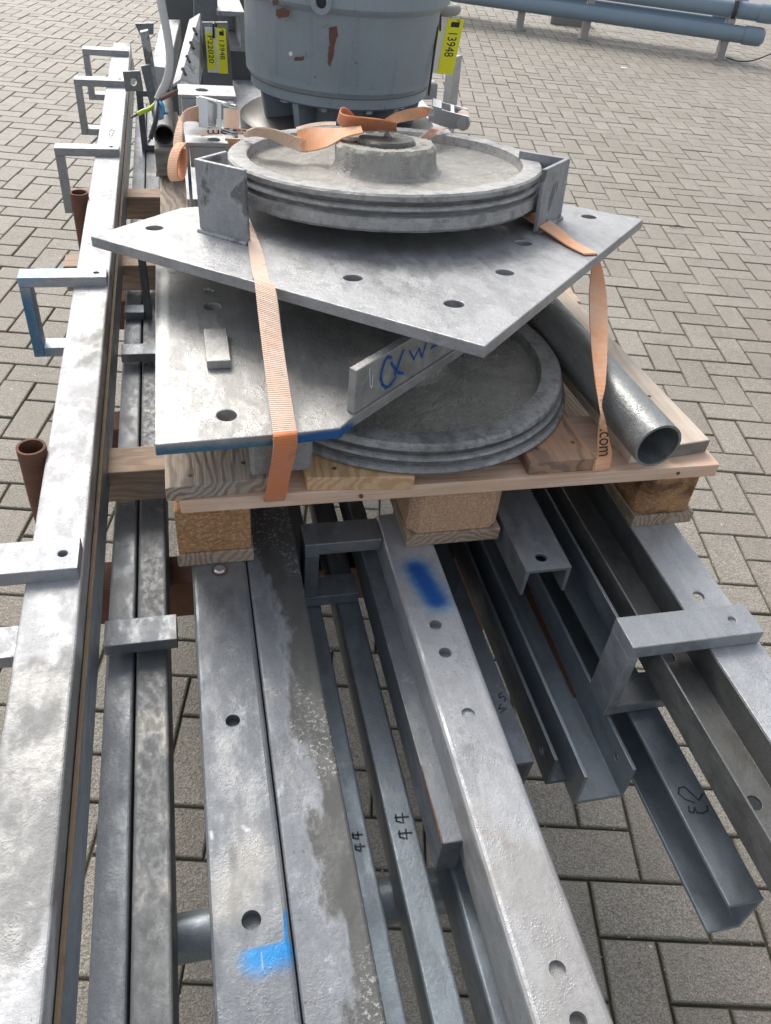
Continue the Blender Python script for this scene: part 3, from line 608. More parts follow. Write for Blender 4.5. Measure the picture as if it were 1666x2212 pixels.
# ------------------------------------------------------------------ lower pulley mount
LZ = .925
LM = thing('pulley_mount', 'lower steel plate marked CX W2 with its grooved wheel, flat on the pallet', 'pulley mount', (.3, 1.07, .835), 'plate mounted pulleys stacked on the pallet')
def wheel(parent, cx, cy, z0, prof_m, webm, R, hubm, hz, hubr, capm, w=.042, Rb=None, gd=.007):
    Rb = Rb or R; z1 = z0+w
    dR = lambda k: Rb+(R-Rb)*k
    prof = [(R-.034, z1-.014), (R-.032, z1-.001), (R-.030, z1), (R-.003, z1), (dR(1), z1-.003), (dR(.85)-.001, z1-.010), (dR(.8)-gd*.8, z1-.0125), (dR(.7)-gd, z1-.0165), (dR(.6)-.001, z1-.020), (dR(.55), z1-.023), (dR(.5)-.003, z1-.0255), (dR(.4)-gd, z1-.028), (dR(.3)-gd*.9, z1-.031), (dR(.2)-.001, z1-.034), (Rb, z0+.004), (Rb-.003, z0), (R-.05, z0)]
    wm = MB().lathe(prof, (cx, cy, 0), 220, True)
    for q in wm.v:
        k = random.gauss(0, .00022) - (.0012*random.random() if random.random() < .02 else 0); rr = Vector((q.x-cx, q.y-cy, 0)); q += rr.normalized()*k+Vector((0, 0, random.gauss(0, .0002)))
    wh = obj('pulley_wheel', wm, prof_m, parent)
    wb = [(.02, z1-.022), (hubr+.010, z1-.022), (hubr+.05, z1-.0225), (R-.06, z1-.0205), (R-.036, z1-.0165), (R-.032, z1-.0145), (R-.040, z0+.006), (.02, z0+.006)]
    obj('web', MB().lathe(wb, (cx, cy, 0), 96, True), webm, wh)
    hp = [(hubr+.012, z1-.0225), (hubr+.004, z1-.018), (hubr, z1-.010), (hubr-.001, hz-.006), (hubr-.006, hz), (hubr*.6, hz-.001), (hubr*.58, hz-.006), (.01, hz-.006)]
    hm = MB().lathe(hp, (cx, cy, 0), 110)
    for q in hm.v:
        k = random.uniform(-1, 1)*.0013+.0006*math.sin(q.x*170+q.z*240)*math.sin(q.y*150); rr = Vector((q.x-cx, q.y-cy, 0)); L_ = max(rr.length, .001)
        if L_ > .02: q += rr/L_*k+Vector((0, 0, random.uniform(-1, 1)*.0010))
    h = obj('hub', hm, hubm, wh)
    return wh, h
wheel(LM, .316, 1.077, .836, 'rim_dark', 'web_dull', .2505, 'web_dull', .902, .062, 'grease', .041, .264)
# plate
lp = [(-.056, .797), (.118, .806), (.168, .811), (.187, .832), (.55, 1.145), (.55, 1.46), (-.053, 1.46)]
obj('mounting_plate', MB().plate(lp, LZ-.0165, LZ), 'plate_zinc', LM, bevel=.0015, holes=[hole(490, 897, LZ, .0125, .03), hole(459, 662, LZ, .0125, .03), hole(462, 590, LZ, .0125, .03)])
d = Vector((.55-.187, 1.145-.832, 0)).normalized(); nrm = Vector((d.y, -d.x, 0)); f0 = Vector((.191, .838, LZ))
fl = MB().hexa([f0-nrm*.001, f0+d*.43-nrm*.001, f0+d*.43-nrm*.013, f0-nrm*.013], [p+Vector((0, 0, .064)) for p in (f0-nrm*.001, f0+d*.43-nrm*.001, f0+d*.43-nrm*.013, f0-nrm*.013)])
fo = obj('flange', fl, 'plate_zinc', LM, bevel=.0015)
def on_fl(x, y):   # picture point on the flange face
    dr = ray(x, y); o_ = W(f0-nrm*.001); n_ = ES*nrm.x+ET*nrm.y; return toB(CAM+dr*((o_-CAM).dot(n_)/dr.dot(n_)))
zf = lambda x, y: on_fl((1150+x*.7203)/1.844, (1250+y*.7203)/1.844)
strokes('lettering', [[zf(x, y) for x, y in l] for l in ([(566, 243), (548, 238), (530, 262), (516, 310), (509, 355), (518, 392), (537, 408), (562, 396), (590, 352)], [(568, 272), (590, 308), (612, 326), (632, 330)], [(634, 205), (616, 252), (600, 300), (588, 335)])], .0045, nrm, 'paint_blue', fo)
strokes('lettering', [[zf(x, y) for x, y in l] for l in ([(668, 205), (680, 228), (692, 250), (706, 222), (722, 192), (736, 240), (752, 190), (766, 138)], [(786, 192), (800, 172), (812, 150), (806, 138), (796, 142)], [(786, 192), (812, 176), (838, 160)])], .0030, nrm, 'paint_blue', fo)
strokes('marking', [[on_fl(x, y) for x, y in l] for l in ([(798, 795), (799, 832), (803, 838), (805, 810)],)], .0016, nrm, 'chalk', fo)
obj('lug', MB().plate([(.058, .824), (.134, .830), (.138, .838), (.138, .846), (.056, .84)], .846, LZ-.017), 'plate_zinc', LM, bevel=.004)
o = obj('flat_bar', MB().box(.0125, .0445, .962, 1.052, LZ+.0004, LZ+.013), 'plate_zinc', None, (.03, 1., LZ), .0012); tag(o, 'short grey flat bar offcut lying on the lower plate', 'steel offcut')
for x, y, r in ((437, 585, .0038), (470, 585, .003), (476, 592, .004), (541, 600, .004), (521, 610, .0025), (443, 628, .003), (452, 627, .0045), (461, 630, .0035)):
    p = at(x, y, LZ) if y > 560 else at(x, y, LZ); mb = MB(); mb.lathe([(r*.6, 0), (r, r*.4), (r*.7, r*.9), (r*.2, r)], (0, 0, 0), 7); mb.smooth = False
    for q in mb.v: q.x *= random.uniform(.8, 1.3); q += p+Vector((random.uniform(-.0006, .0006),)*3)
    o = obj('pebble', mb, 'pebble', None, p); tag(o, 'small grey pebble lying on the lower plate under the tilted plate edge', 'pebble', 'pebbles on the lower plate')

# ------------------------------------------------------------------ upper pulley mount: leans back, corner towards the camera
nU = ES*-.0196 + ET*.1008 + Vector((0, 0, math.sqrt(1-.0196**2-.1008**2)))
aU = (ES-nU*ES.dot(nU)).normalized(); bU = nU.cross(aU)
OU = W((.3384, 1.3872, 1.0754)) - nU*.088
rotU = Matrix(((aU.x, bU.x, nU.x), (aU.y, bU.y, nU.y), (aU.z, bU.z, nU.z)))
def hitU(x, y, off=0.):
    o_ = OU+nU*off; dr = ray(x, y); p = CAM+dr*((o_-CAM).dot(nU)/dr.dot(nU))-OU; return Vector((p.dot(aU), p.dot(bU), off))
def U2B(p): return toB(OU+aU*p[0]+bU*p[1]+nU*p[2])
UM = thing('pulley_mount', 'upper tilted square plate with guards and a greasy grooved wheel on top', 'pulley mount', toB(OU), 'plate mounted pulleys stacked on the pallet', rotU.to_euler())
UM.location = OU
pc = [hitU(195, 510), hitU(1048, 748), hitU(1390, 474)]
up = [(p.x, p.y) for p in pc] + [(.30, .06), (.08, .28), (-.08, .28), (-.25, .045), (-.345, .026)]
obj('mounting_plate', MB().plate(up, -.016, 0), 'tilt_zinc', UM, bevel=.0015, holes=[(hitU(x, y), UPZ, .0135, .03) for x, y in ((334, 492), (763, 600), (1091, 588), (981, 656), (1273, 468), (1131, 525))])
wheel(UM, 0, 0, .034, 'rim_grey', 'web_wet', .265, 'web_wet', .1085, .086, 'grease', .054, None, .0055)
def guard(heel, e1, e2, h1, parent=UM, th=.0075):
    h = Vector((*heel, 0)); a = Vector((*e1, 0))-h; b = Vector((*e2, 0))-h; ua = a.normalized(); ub = b.normalized()
    poly = [h, h+a, h+a+ub*th, h+(ua+ub)*th, h+b+ua*th, h+b]
    if (poly[1]-poly[0]).cross(poly[-1]-poly[0]).z < 0: poly = poly[::-1]
    mb = MB().plate([(p.x, p.y) for p in poly], .0005, h1)
    o = obj('guard_angle', mb, 'guard_zinc', parent, bevel=.0015)
    wl = MB().tube([h+a+Vector((0, 0, .001)), h+Vector((0, 0, .001)), h+b+Vector((0, 0, .001))], .005, 8); obj('weld_bead', wl, 'guard_zinc', o)
    return o
guard((-.320, -.117), (-.252, -.191), (-.272, -.06), .107); guard((.300, -.085), (.222, -.168), (.235, -.02), .100)
wh = [o for o in bpy.data.objects if o.name.startswith('hub')][-1]
gc = MB().lathe([(.049, .1030), (.0485, .1110), (.046, .1145), (.012, .1155), (.006, .1165)], (.0, .0, 0), 40); obj('bearing_cap', gc, 'grease', UM)
obj('grease_nipple', MB().lathe([(.006, .1155), (.006, .1195), (.0035, .1205), (.0034, .1285), (.0058, .1305), (.0058, .136), (.002, .139)], (.004, .012, 0), 14), 'web_wet', UM)
for k in range(26):
    a = random.uniform(0, 6.28); rr = random.uniform(.050, .072); r = random.uniform(.005, .014); mb = MB(); mb.lathe([(r*1.2, 0), (r, r*.35), (r*.4, r*.6)], (0, 0, 0), 7)
    for q in mb.v: q.x *= random.uniform(.7, 1.4); q += Vector((rr*math.cos(a), rr*math.sin(a), .1015))
    if k == 0: GM = mb
    else: GM.add(mb.v, mb.f)
GM.lathe([(.050, .1006), (.062, .1022), (.072, .1006)], (0, 0, 0), 40, True); GM.smooth = True; obj('grease_ring', GM, 'grease', UM)

# ------------------------------------------------------------------ straps
def rib(pl, m, parent, name='webbing', sub=5): return obj(name, MB().ribbon([a for a, b in pl], [b for a, b in pl], sub), m, parent)
def uh(x, y, off): return U2B(hitU(x, y, off))
SL = thing('ratchet_strap', 'orange ratchet strap running down over the left front of both plates', 'strap', at(600, 1080, .79), 'orange lashing straps')
e1, e2 = uh(551, 612, .003), uh(596, 628, .003)
c1, c2 = at(590, 936, LZ+.003), at(641, 931, LZ+.003)
rib([(uh(537, 470, .02), uh(540, 478, .02)), (uh(537, 530, .003), uh(566, 540, .004)), (uh(545, 590, .003), uh(583, 605, .003)), (e1, e2), (e1.lerp(c1, .3)+Vector((0, 0, -.006)), e2.lerp(c2, .3)+Vector((0, 0, -.006))), (e1.lerp(c1, .7)+Vector((0, 0, -.006)), e2.lerp(c2, .7)+Vector((0, 0, -.006))), (c1, c2)], 'web_faded', SL)
q1, q2 = at_t(590, 975, .790), at_t(641, 968, .797); g1, g2 = at_t(571, 1084, .815), at_t(614, 1080, .817)
rib([(c1, c2), (at_t(590, 946, .791), at_t(642, 941, .797)), (q1, q2), (q1.lerp(g1, .5), q2.lerp(g2, .5)), (g1, g2), (g1+Vector((0, .05, -.005)), g2+Vector((0, .05, -.005)))], 'web_deep', SL)
SR = thing('ratchet_strap', 'orange ratchet strap twisting down over the right edge of the tilted plate, lettered com', 'strap', at(1300, 1010, .79), 'orange lashing straps')
r1, r2 = uh(1275, 552, .003), uh(1296, 560, .003)
rib([(uh(1130, 468, .012), uh(1160, 458, .012)), (uh(1185, 503, .008), uh(1208, 492, .008)), (uh(1225, 530, .004), uh(1243, 522, .004)), (uh(1262, 549, .003), uh(1290, 548, .003))], 'web_orange', SR)
def md(x, y, k):  # between plate edge and pallet edge
    t = 1.19-.345*min(1, k*1.22); return at_t(x, y, t)
rib([(uh(1262, 549, .003), uh(1290, 548, .003)), (md(1277, 580, .08), md(1301, 580, .08)), (md(1273, 640, .25), md(1311, 650, .25)), (md(1277, 740, .5), md(1312, 740, .5)), (md(1287, 830, .72), md(1308, 830, .72)), (md(1293, 880, .835)+Vector((0, -.008, 0)), md(1304, 880, .835)+Vector((0, .008, 0))), (md(1293, 905, .89)+Vector((0, -.005, 0)), md(1308, 905, .89)+Vector((0, .005, 0))), (md(1292, 935, .95), md(1312, 930, .95)), (at_t(1291, 965, .838), at_t(1318, 960, .838)), (at_t(1290, 985, .835), at_t(1322, 980, .835)), (at_t(1283, 1016, .826), at_t(1316, 1011, .829)), (at_t(1283, 1022, .86), at_t(1316, 1017, .86))], 'web_orange', SR)
k0 = at_t(1297, 915, .8365); k1 = at_t(1304, 1000, .826); yv = at_t(1320, 980, .832)-at_t(1292, 983, .832)
text('lettering', '.com', .030, at_t(1296, 926, .8375), at_t(1294, 1000, .8275)-at_t(1296, 926, .8375), yv, 'ink', SR, xs=.78)

def ratchet(root, o, X, Y, Z, L=.10, wd=.045):
    """a ratchet buckle: two side plates, spool, handle with grip slot, wound webbing"""
    o = Vector(o); X, Y, Z = Vector(X).normalized(), Vector(Y).normalized(), Vector(Z).normalized()
    M = lambda x, y, z: o+X*x+Y*y+Z*z
    def bx(mb, x0, x1, y0, y1, z0, z1): mb.hexa([M(x0, y0, z0), M(x1, y0, z0), M(x1, y1, z0), M(x0, y1, z0)], [M(x0, y0, z1), M(x1, y0, z1), M(x1, y1, z1), M(x0, y1, z1)]); return mb
    bk = obj('buckle', MB(), 'buckle_zinc', root) if False else None
    mb = MB()
    for y in (0, wd):
        poly = [(0, 0), (L*.55, -.004), (L*.9, .004), (L, .016), (L*.92, .03), (L*.5, .026), (0, .012)]
        mb.hexa([M(x, y, z) for x, z in poly], [M(x, y+.0025, z) for x, z in poly])
    bx(mb, .0, L*.5, .0027, wd-.0003, .0, .002)
    b = obj('buckle', mb, 'buckle_zinc', root, bevel=.0006)
    h = MB(); bx(h, L*.1, L*.95, -.004, -.0018, .012, .03); bx(h, L*.1, L*.95, wd+.0045, wd+.0065, .012, .03); bx(h, L*.05, L*.28, -.0042, wd+.0067, .029, .033); bx(h, L*.50, L*.60, -.0035, wd+.006, .026, .030)
    obj('handle', h, 'buckle_zinc', b, bevel=.001)
    s = MB().tube([M(L*.85, -.007, .014), M(L*.85, wd+.009, .014)], .0055, 16); obj('spool', s, 'buckle_zinc', b)
    w = MB().tube([M(L*.85, .005, .014), M(L*.85, wd-.003, .014)], .0145, 20); obj('wound_webbing', w, 'web_faded', b)
    for y in (-.006, wd+.006):
        gt = MB().tube([M(L*.85, y-.0008, .014), M(L*.85, y+.0008, .014)], .013, 12); gt.smooth = False; obj('ratchet_gear', gt, 'buckle_zinc', b)
    return b
# left ratchet: stands on edge on the rear plate
pL0 = at_t(424, 262, 1.66); pL1 = at_t(512, 285, 1.60); pLu = at_t(424, 228, 1.66)
ratchet(SL, pL0, pL1-pL0, pLu-pL0+Vector((0, .008, 0)), (0, -1, .15), (pL1-pL0).length, .040)
pR0 = at_t(925, 262, 1.72); pR1 = at_t(1012, 285, 1.66)
ratchet(SR, pR0+Vector((0, .0, 0)), pR1-pR0, (.25, .9, .0), (0, -.1, 1), (pR1-pR0).length, .05)
# webbing lying over wheel and lugs
rib([(at_t(440, 228, 1.655), at_t(440, 262, 1.655)), (at_t(421, 230, 1.65), at_t(421, 262, 1.65)), (at_t(401, 238, 1.64), at_t(400, 263, 1.63)), (at_t(388, 256, 1.63), at_t(395, 272, 1.61)), (at_t(379, 285, 1.62), at_t(394, 288, 1.59)), (at_t(375, 315, 1.61), at_t(394, 318, 1.58)), (at_t(379, 345, 1.60), at_t(391, 342, 1.57))], 'web_faded', SL, 'webbing_loop')
lp_ = [(404, 309), (393, 322), (386, 340), (383, 360), (384, 378), (390, 389), (397, 386), (402, 369), (404, 346), (404, 322)]
rib([(at_t(x-20, y-1+(3 if 3 < i < 6 else 0), 1.60), at_t(x, y, 1.555)) for i, (x, y) in enumerate(lp_)], 'web_orange', SL, 'webbing_loop')
w1 = rib([(at_t(430, 283, 1.60), at_t(434, 294, 1.593)), (at_t(454, 279, 1.60), at_t(456, 291, 1.593)), (at_t(480, 277.5, 1.60), at_t(480, 289.5, 1.593)), (at_t(505, 277.5, 1.60), at_t(505, 289.5, 1.593)), (at_t(530, 279, 1.60), at_t(530, 291, 1.593)), (at_t(553, 284, 1.60), at_t(552, 296, 1.593))], 'web_faded', SL, 'webbing')
text('lettering', 't.com', .026, at_t(535, 280.5, 1.592), at_t(448, 280.5, 1.592)-at_t(535, 280.5, 1.592), at_t(480, 288, 1.588)-at_t(480, 279, 1.5925), 'ink', SL, .0003, 1, ((at_t(448, 284, 1.59)-at_t(535, 284, 1.59)).length, .0085))
rib([(uh(486, 298, .07), uh(520, 300, .07)), (uh(489, 330, .045), uh(508, 325, .045)), (uh(491, 345, .03), uh(497, 345, .03))], 'web_faded', SL, 'webbing')
Wz = .100
rib([(uh(524, 290, Wz-.004), uh(530, 296, Wz-.006)), (uh(548, 276, Wz+.018), uh(556, 294, Wz)), (uh(590, 279, Wz+.018), uh(585, 300, Wz-.004)), (uh(625, 290, Wz+.012), uh(615, 314, Wz-.010)), (uh(662, 302, Wz), uh(645, 327, Wz-.016)), (uh(690, 306, Wz-.002), uh(665, 329, Wz-.018))], 'web_faded', SR, 'webbing')
rib([(uh(648, 328, Wz-.017), uh(641, 283, Wz+.012)), (uh(680, 325, Wz-.012), uh(668, 277, Wz+.016)), (uh(712, 315, Wz), uh(700, 278, Wz+.018)), (uh(745, 297, Wz+.016), uh(738, 277, Wz+.024)), (uh(785, 287, Wz+.026), uh(780, 273, Wz+.032))], 'web_orange', SR, 'webbing')
rib([(uh(770, 256, Wz+.03), uh(768, 262, Wz+.02)), (uh(752, 236, Wz+.045), uh(747, 262, Wz+.02)), (uh(738, 233, Wz+.05), uh(731, 258, Wz+.025)), (uh(736, 244, Wz+.045), uh(731, 266, Wz+.022)), (uh(752, 250, Wz+.045), uh(746, 276, Wz+.02)), (uh(790, 254, Wz+.045), uh(784, 282, Wz+.02)), (uh(830, 259, Wz+.045), uh(824, 281, Wz+.024)), (uh(856, 266, Wz+.04), uh(858, 284, Wz+.024))], 'web_deep', SR, 'webbing')
rib([(uh(826, 262, .06), uh(832, 272, .055)), (uh(850, 246, .075), uh(868, 264, .06)), (uh(880, 236, .085), uh(900, 258, .065)), (uh(915, 231, .09), uh(928, 250, .075)), (uh(938, 236, .09), uh(944, 254, .07))], 'web_orange', SR, 'webbing')
rib([(uh(902, 300, .078), uh(922, 308, .07)), (uh(918, 288, .094), uh(940, 292, .094)), (uh(930, 278, .105), uh(955, 281, .10)), (uh(945, 274, .10), uh(968, 277, .096))], 'web_faded', SR, 'webbing')
rib([(uh(640, 276, .07), uh(640, 282, .068)), (uh(668, 268, .075), uh(668, 276, .07)), (uh(700, 264, .08), uh(700, 272, .075)), (uh(726, 264, .08), uh(726, 272, .078))], 'web_faded', SR, 'webbing')

# ------------------------------------------------------------------ rear load: timber, base plate with lugs, gear motor
o = obj('timber_block', MB().box(-.057, .0, 1.95, 2.25, .846, .9065), 'bearer_old', None, (-.03, 1.95, .846), .003); tag(o, 'dark weathered timber block under the tube end', 'timber')
o = obj('deck_plank', MB().box(-.06, .012, 1.98, 2.22, .8346, .8456), 'deck_grey', None, (-.02, 1.98, .835), .002); tag(o, 'thin plank piece packed under the dark timber block', 'plank')
o = obj('steel_tube', MB().tube([(-.033, 1.965, .9305), (-.033, 2.5, .9305)], .0235, 40, inner=.0198), 'black_steel', None, (-.033, 1.965, .907)); tag(o, 'dark open tube end below the stripped cable', 'pipe')
BP = thing('base_plate', 'white galvanised base plate with two channel lugs behind the tilted plate', 'steel plate', (.35, 2.1, .89))
obj('plate', MB().box(.005, .70, 1.66, 2.62, .885, .90), 'white_zinc', BP, bevel=.0015)
def lug(x0, x1, ya, yb, t, dz, dt, legz):
    a = at_t(x0, yb, t); b = at_t(x1, yb, t); z = (a.z+b.z)/2
    s0, s1 = a.x, b.x
    mb = MB().prism([(s0, legz), (s0+.006, legz), (s0+.006, z-.007), (s1-.006, z-.007), (s1-.006, legz), (s1, legz), (s1, z), (s0, z)], t, t+dt); return mb, s0, s1, z
mb, a_, b_, z_ = lug(401, 494, 288, 309, 1.60, 0, .045, .855)
mb.box(a_+.007, b_-.007, 1.602, 1.608, z_-.045, z_-.008)
obj('lug', mb, 'lug_zinc', BP, bevel=.0012, holes=[((at(463, 303, z_).x, 1.622, z_), UPZ, .0115, .02)])
mb, a_, b_, z_ = lug(385, 511, 184, 206, 2.0, 0, .09, .9005)
mb.box(a_+.007, b_-.007, 2.002, 2.008, z_-.05, z_-.008)
obj('lug', mb, 'lug_zinc', BP, bevel=.0012, holes=[((at(436, 190, z_).x, 2.045, z_), UPZ, .0145, .02)])
# gear motor
gx, gt, gr = .393, 2.15, .226
GMo = thing('gear_motor', 'upright blue grey gear motor housing with rust chips behind the upper wheel', 'gear motor', (gx, gt, .9005))
obj('mounting_disc', MB().lathe([(.235, 0), (.243, .008), (.243, .028), (.232, .036), (.12, .042), (.11, .045)], (gx, gt, .9005), 96), 'disc_grey', GMo)
obj('neck', MB().lathe([(.12, .035), (.115, .12)], (gx, gt, .9005), 48), 'grey_enamel', GMo)
for k in range(10):
    a = k*math.pi/5+.25; c_, s_ = math.cos(a), math.sin(a); r0, r1 = .11, .205; w = .008
    mb = MB().hexa([(gx+c_*r0-s_*w, gt+s_*r0+c_*w, .94), (gx+c_*r0+s_*w, gt+s_*r0-c_*w, .94), (gx+c_*r1*.93+s_*w, gt+s_*r1*.93-c_*w, .938), (gx+c_*r1*.93-s_*w, gt+s_*r1*.93+c_*w, .938)],
                   [(gx+c_*r0-s_*w, gt+s_*r0+c_*w, 1.01), (gx+c_*r0+s_*w, gt+s_*r0-c_*w, 1.01), (gx+c_*r1+s_*w, gt+s_*r1-c_*w, 1.01), (gx+c_*r1-s_*w, gt+s_*r1+c_*w, 1.01)])
    obj('rib', mb, 'grey_enamel', GMo, bevel=.002)
    bt = MB().lathe([(.012, .985), (.012, 1.0)], (gx+math.cos(a+.31)*.17, gt+math.sin(a+.31)*.17, 0), 6); bt.smooth = False; obj('bolt', bt, 'buckle_zinc', GMo)
hz = .998
hs = obj('housing', MB().lathe([(gr-.055, hz), (gr-.022, hz), (gr-.012, hz+.006), (gr-.011, hz+.026), (gr-.009, hz+.028), (gr-.009, hz+.030), (gr-.001, hz+.040), (gr, hz+.060), (gr+.0005, hz+.061), (gr+.0007, hz+.18), (gr+.004, hz+.19), (gr+.018, hz+.20), (gr+.022, hz+.205), (gr+.022, hz+.28), (gr-.03, hz+.3), (.16, hz+.32), (.16, hz+.62)], (gx, gt, 0), 128), 'grey_enamel', GMo)
obj('seam', MB().lathe([(gr-.0105, hz+.0268), (gr-.0082, hz+.0273), (gr-.0082, hz+.0287), (gr-.0105, hz+.0292)], (gx, gt, 0), 128, True), 'rust_edge', hs)
def on_h(x, y, off=.0006):
    """picture point on the housing wall"""
    dr = ray(x, y); c0 = W((gx, gt, 0)); dx, dy = dr.x, dr.y; ox, oy = CAM.x-c0.x, CAM.y-c0.y; rr = gr+.001+off
    A = dx*dx+dy*dy; Bq = ox*dx+oy*dy; Cq = ox*ox+oy*oy-rr*rr; k = (-Bq-math.sqrt(max(Bq*Bq-A*Cq, 0)))/A; return toB(CAM+dr*k)
def chipm(name, poly, m, off=.0006):
    mb = MB(); mb.add([on_h(x, y, off) for x, y in poly], [tuple(range(len(poly)))]); return obj(name, mb, m, hs)
random.seed(3)
def ragged(P, n=5, j=1.2):
    o = []
    for i in range(len(P)):
        a, b = P[i], P[(i+1) % len(P)]
        for k in range(n): u = k/n; o.append((a[0]+(b[0]-a[0])*u+random.uniform(-j, j), a[1]+(b[1]-a[1])*u+random.uniform(-j, j)))
    return o
chipm('rust_patch', ragged([(711, 60), (727, 57), (730, 75), (722, 98), (711, 97)]), 'chipped_rust'); chipm('rust_patch', ragged([(711, 97), (722, 98), (722, 118), (713, 143), (709, 140), (708, 118)]), 'chipped_rust')
chipm('rust_patch', ragged([(635, 124), (656, 122), (657, 130), (637, 132)], 4, .8), 'chipped_rust'); chipm('paint_chip', ragged([(623, 116), (629, 110), (633, 118), (627, 122)], 3, .8), 'chalk')
chipm('rust_patch', ragged([(588, 0), (600, 0), (602, 10), (590, 12)], 3, 1), 'chipped_rust', .022); chipm('rust_patch', ragged([(596, 20), (612, 16), (626, 24), (622, 36), (604, 40), (597, 34)], 3, 1.5), 'chipped_rust', .018)
bs = at_t(693, 6, 1.905); dirn = (bs-Vector((gx, gt, bs.z))).normalized(); bc = Vector((gx, gt, bs.z))+dirn*(gr+.0205)
sb = obj('socket_bolt', MB().tube([bc, bc+dirn*.012], .0225, 28, inner=.011), 'grey_enamel', hs, bevel=.001); obj('socket', MB().tube([bc, bc+dirn*.004], .0112, 6), 'ink', sb)

# identification tags
def id_tag(root, x0, y0, x1, y1, t, tilt=0., width=None):
    """label sleeve hanging in a plane across t: corners are its upper left and lower right"""
    A, Bq = at_t(x0, y0, t), at_t(x1, y1, t); X = Vector((1, 0, 0)); w = abs(Bq.x-A.x) if not width else width; h = A.z-Bq.z
    f = lambda u, v, o=0.: Vector((A.x+u*w+tilt*v*h, t-o, A.z-v*h))
    def rect(mb, u0, v0, u1, v1, o0, o1): return mb.hexa([f(u0, v1, o0), f(u1, v1, o0), f(u1, v0, o0), f(u0, v0, o0)], [f(u0, v1, o1), f(u1, v1, o1), f(u1, v0, o1), f(u0, v0, o1)])
    sl_ = obj('sleeve', rect(MB(), 0, 0, .62, 1, 0, .0012), 'tag_white', root, bevel=.004)
    r_ = obj('number_strip', rect(MB(), .565, .02, 1, 1.01, .0013, .0022), 'tag_yellow', root); l_ = obj('code_strip', rect(MB(), .02, .12, .42, .93, .0013, .0022), 'tag_yellow', root)
    dn = (f(0, 1)-f(0, 0)); rt = (f(1, 0)-f(0, 0))
    text('lettering', '13948', w*.34, f(.66, .27, .0026), dn, rt, 'ink', root, .0002, 1, (h*.42, w*.24))
    text('lettering', 'P22020', w*.34, f(.10, .18, .0026), dn, rt, 'ink', root, .0002, 1, (h*.60, w*.25))
    obj('emblem', rect(MB(), .68, .075, .90, .165, .0023, .0026), 'ink', root)
    arcs = []
    for rad in (.05, .085, .12):
        arcs.append([f(.80+rad*1.2*math.cos(a), .075-rad*.55*math.sin(a), .0024) for a in [math.pi*.05*k for k in range(1, 10)]])
    strokes('emblem', [a for a in arcs[:2]], .0012, (0, -1, 0), 'ink', root, .0003)
    return f
TG = thing('id_tag', 'yellow and white number tag cable tied to the upright plate left of the gear motor', 'tag', at_t(466, 160, 2.34), 'yellow number tags')
id_tag(TG, 442, 58, 491, 158, 2.34, 0.02)
tp = [at_t(462, 82, 2.334), at_t(461, 62, 2.332), at_t(461, 53, 2.335), at_t(464, 49, 2.345), at_t(467, 53, 2.352), at_t(466, 70, 2.352)]
obj('cable_tie', MB().tube(tp, .0028, 8), 'black_plastic', TG)
TG2 = thing('id_tag', 'yellow and white number tag hanging from the eye ring right of the gear motor', 'tag', at_t(955, 160, 2.24), 'yellow number tags')
id_tag(TG2, 921, 34, 988, 160, 2.24, -.10, .100)
obj('cable_tie', MB().tube([at_t(951, 66, 2.215), at_t(952, 30, 2.2), at_t(949, 28, 2.15), at_t(946, 60, 2.06), at_t(936, 130, 2.03), at_t(926, 206, 2.0)], .0027, 8), 'wire_black', TG2)
er = thing('eye_ring', 'grey lifting eye ring on the right side of the gear motor', 'lifting ring', at_t(955, 20, 2.25))
rc = at_t(950, 17, 2.27); rx = (at_t(985, 17, 2.27)-rc).length
obj('ring', MB().tube([rc+Vector((rx*math.cos(a), rx*.8*math.sin(a), 0)) for a in [2*math.pi*k/32 for k in range(33)]], .0125, 14), 'post_grey', er)
o = None
# upright plate behind the left tag, angle, channels and bars stacked upright at the back
def slab(name, label, cat, quad, t, th, m, bevel=.0012, hl=(), grp='steel pieces stacked behind the gear motor'):
    P = [at_t(x, y, t) for x, y in quad]; mb = MB().hexa([p for p in P], [p+Vector((0, th, 0)) for p in P]); c = sum(P, Vector())/len(P)
    o = obj(name, mb, m, None, (c.x, t, min(p.z for p in P)), bevel, hl); tag(o, label, cat, grp); return o
slab('steel_plate', 'upright grey plate carrying the left number tag', 'steel plate', [(446, 300), (513, 300), (492, 48), (437, 48)], 2.36, .01, 'grey_zinc')
slab('steel_plate', 'dark slab between the tagged plate and the gear motor', 'steel plate', [(500, 220), (600, 220), (600, 105), (492, 105)], 2.62, .012, 'backdrop_steel')
cf = MB(); A0, A1 = at_t(493, 24, 2.5), at_t(531, 112, 2.5); s0, s1, z0, z1 = A0.x-.03, A1.x, A1.z, A0.z
cf.prism([(s0, z0), (s1, z0), (s1, z1), (s0, z1), (s0, z1-.012), (s1-.012, z1-.012), (s1-.012, z0+.012), (s0, z0+.012)], 2.5, 2.85).box(s0, s1-.013, 2.7, 2.71, z0+.013, z1-.013)
o = obj('channel_frame', cf, 'bracket_zinc', None, (s0, 2.5, z0), .002); tag(o, 'open white channel end with rounded corners beside the gear motor', 'steel channel', 'steel pieces stacked behind the gear motor')
slab('steel_post', 'pale flat post rising behind the tagged plate to the picture top', 'steel post', [(424, 330), (476, 330), (469, -60), (418, -60)], 2.55, .03, 'grey_zinc')
slab('steel_plate', 'dull brown grey backing panel behind the cable', 'steel plate', [(372, 250), (545, 250), (545, -60), (352, -60)], 2.95, .02, 'backdrop_steel')
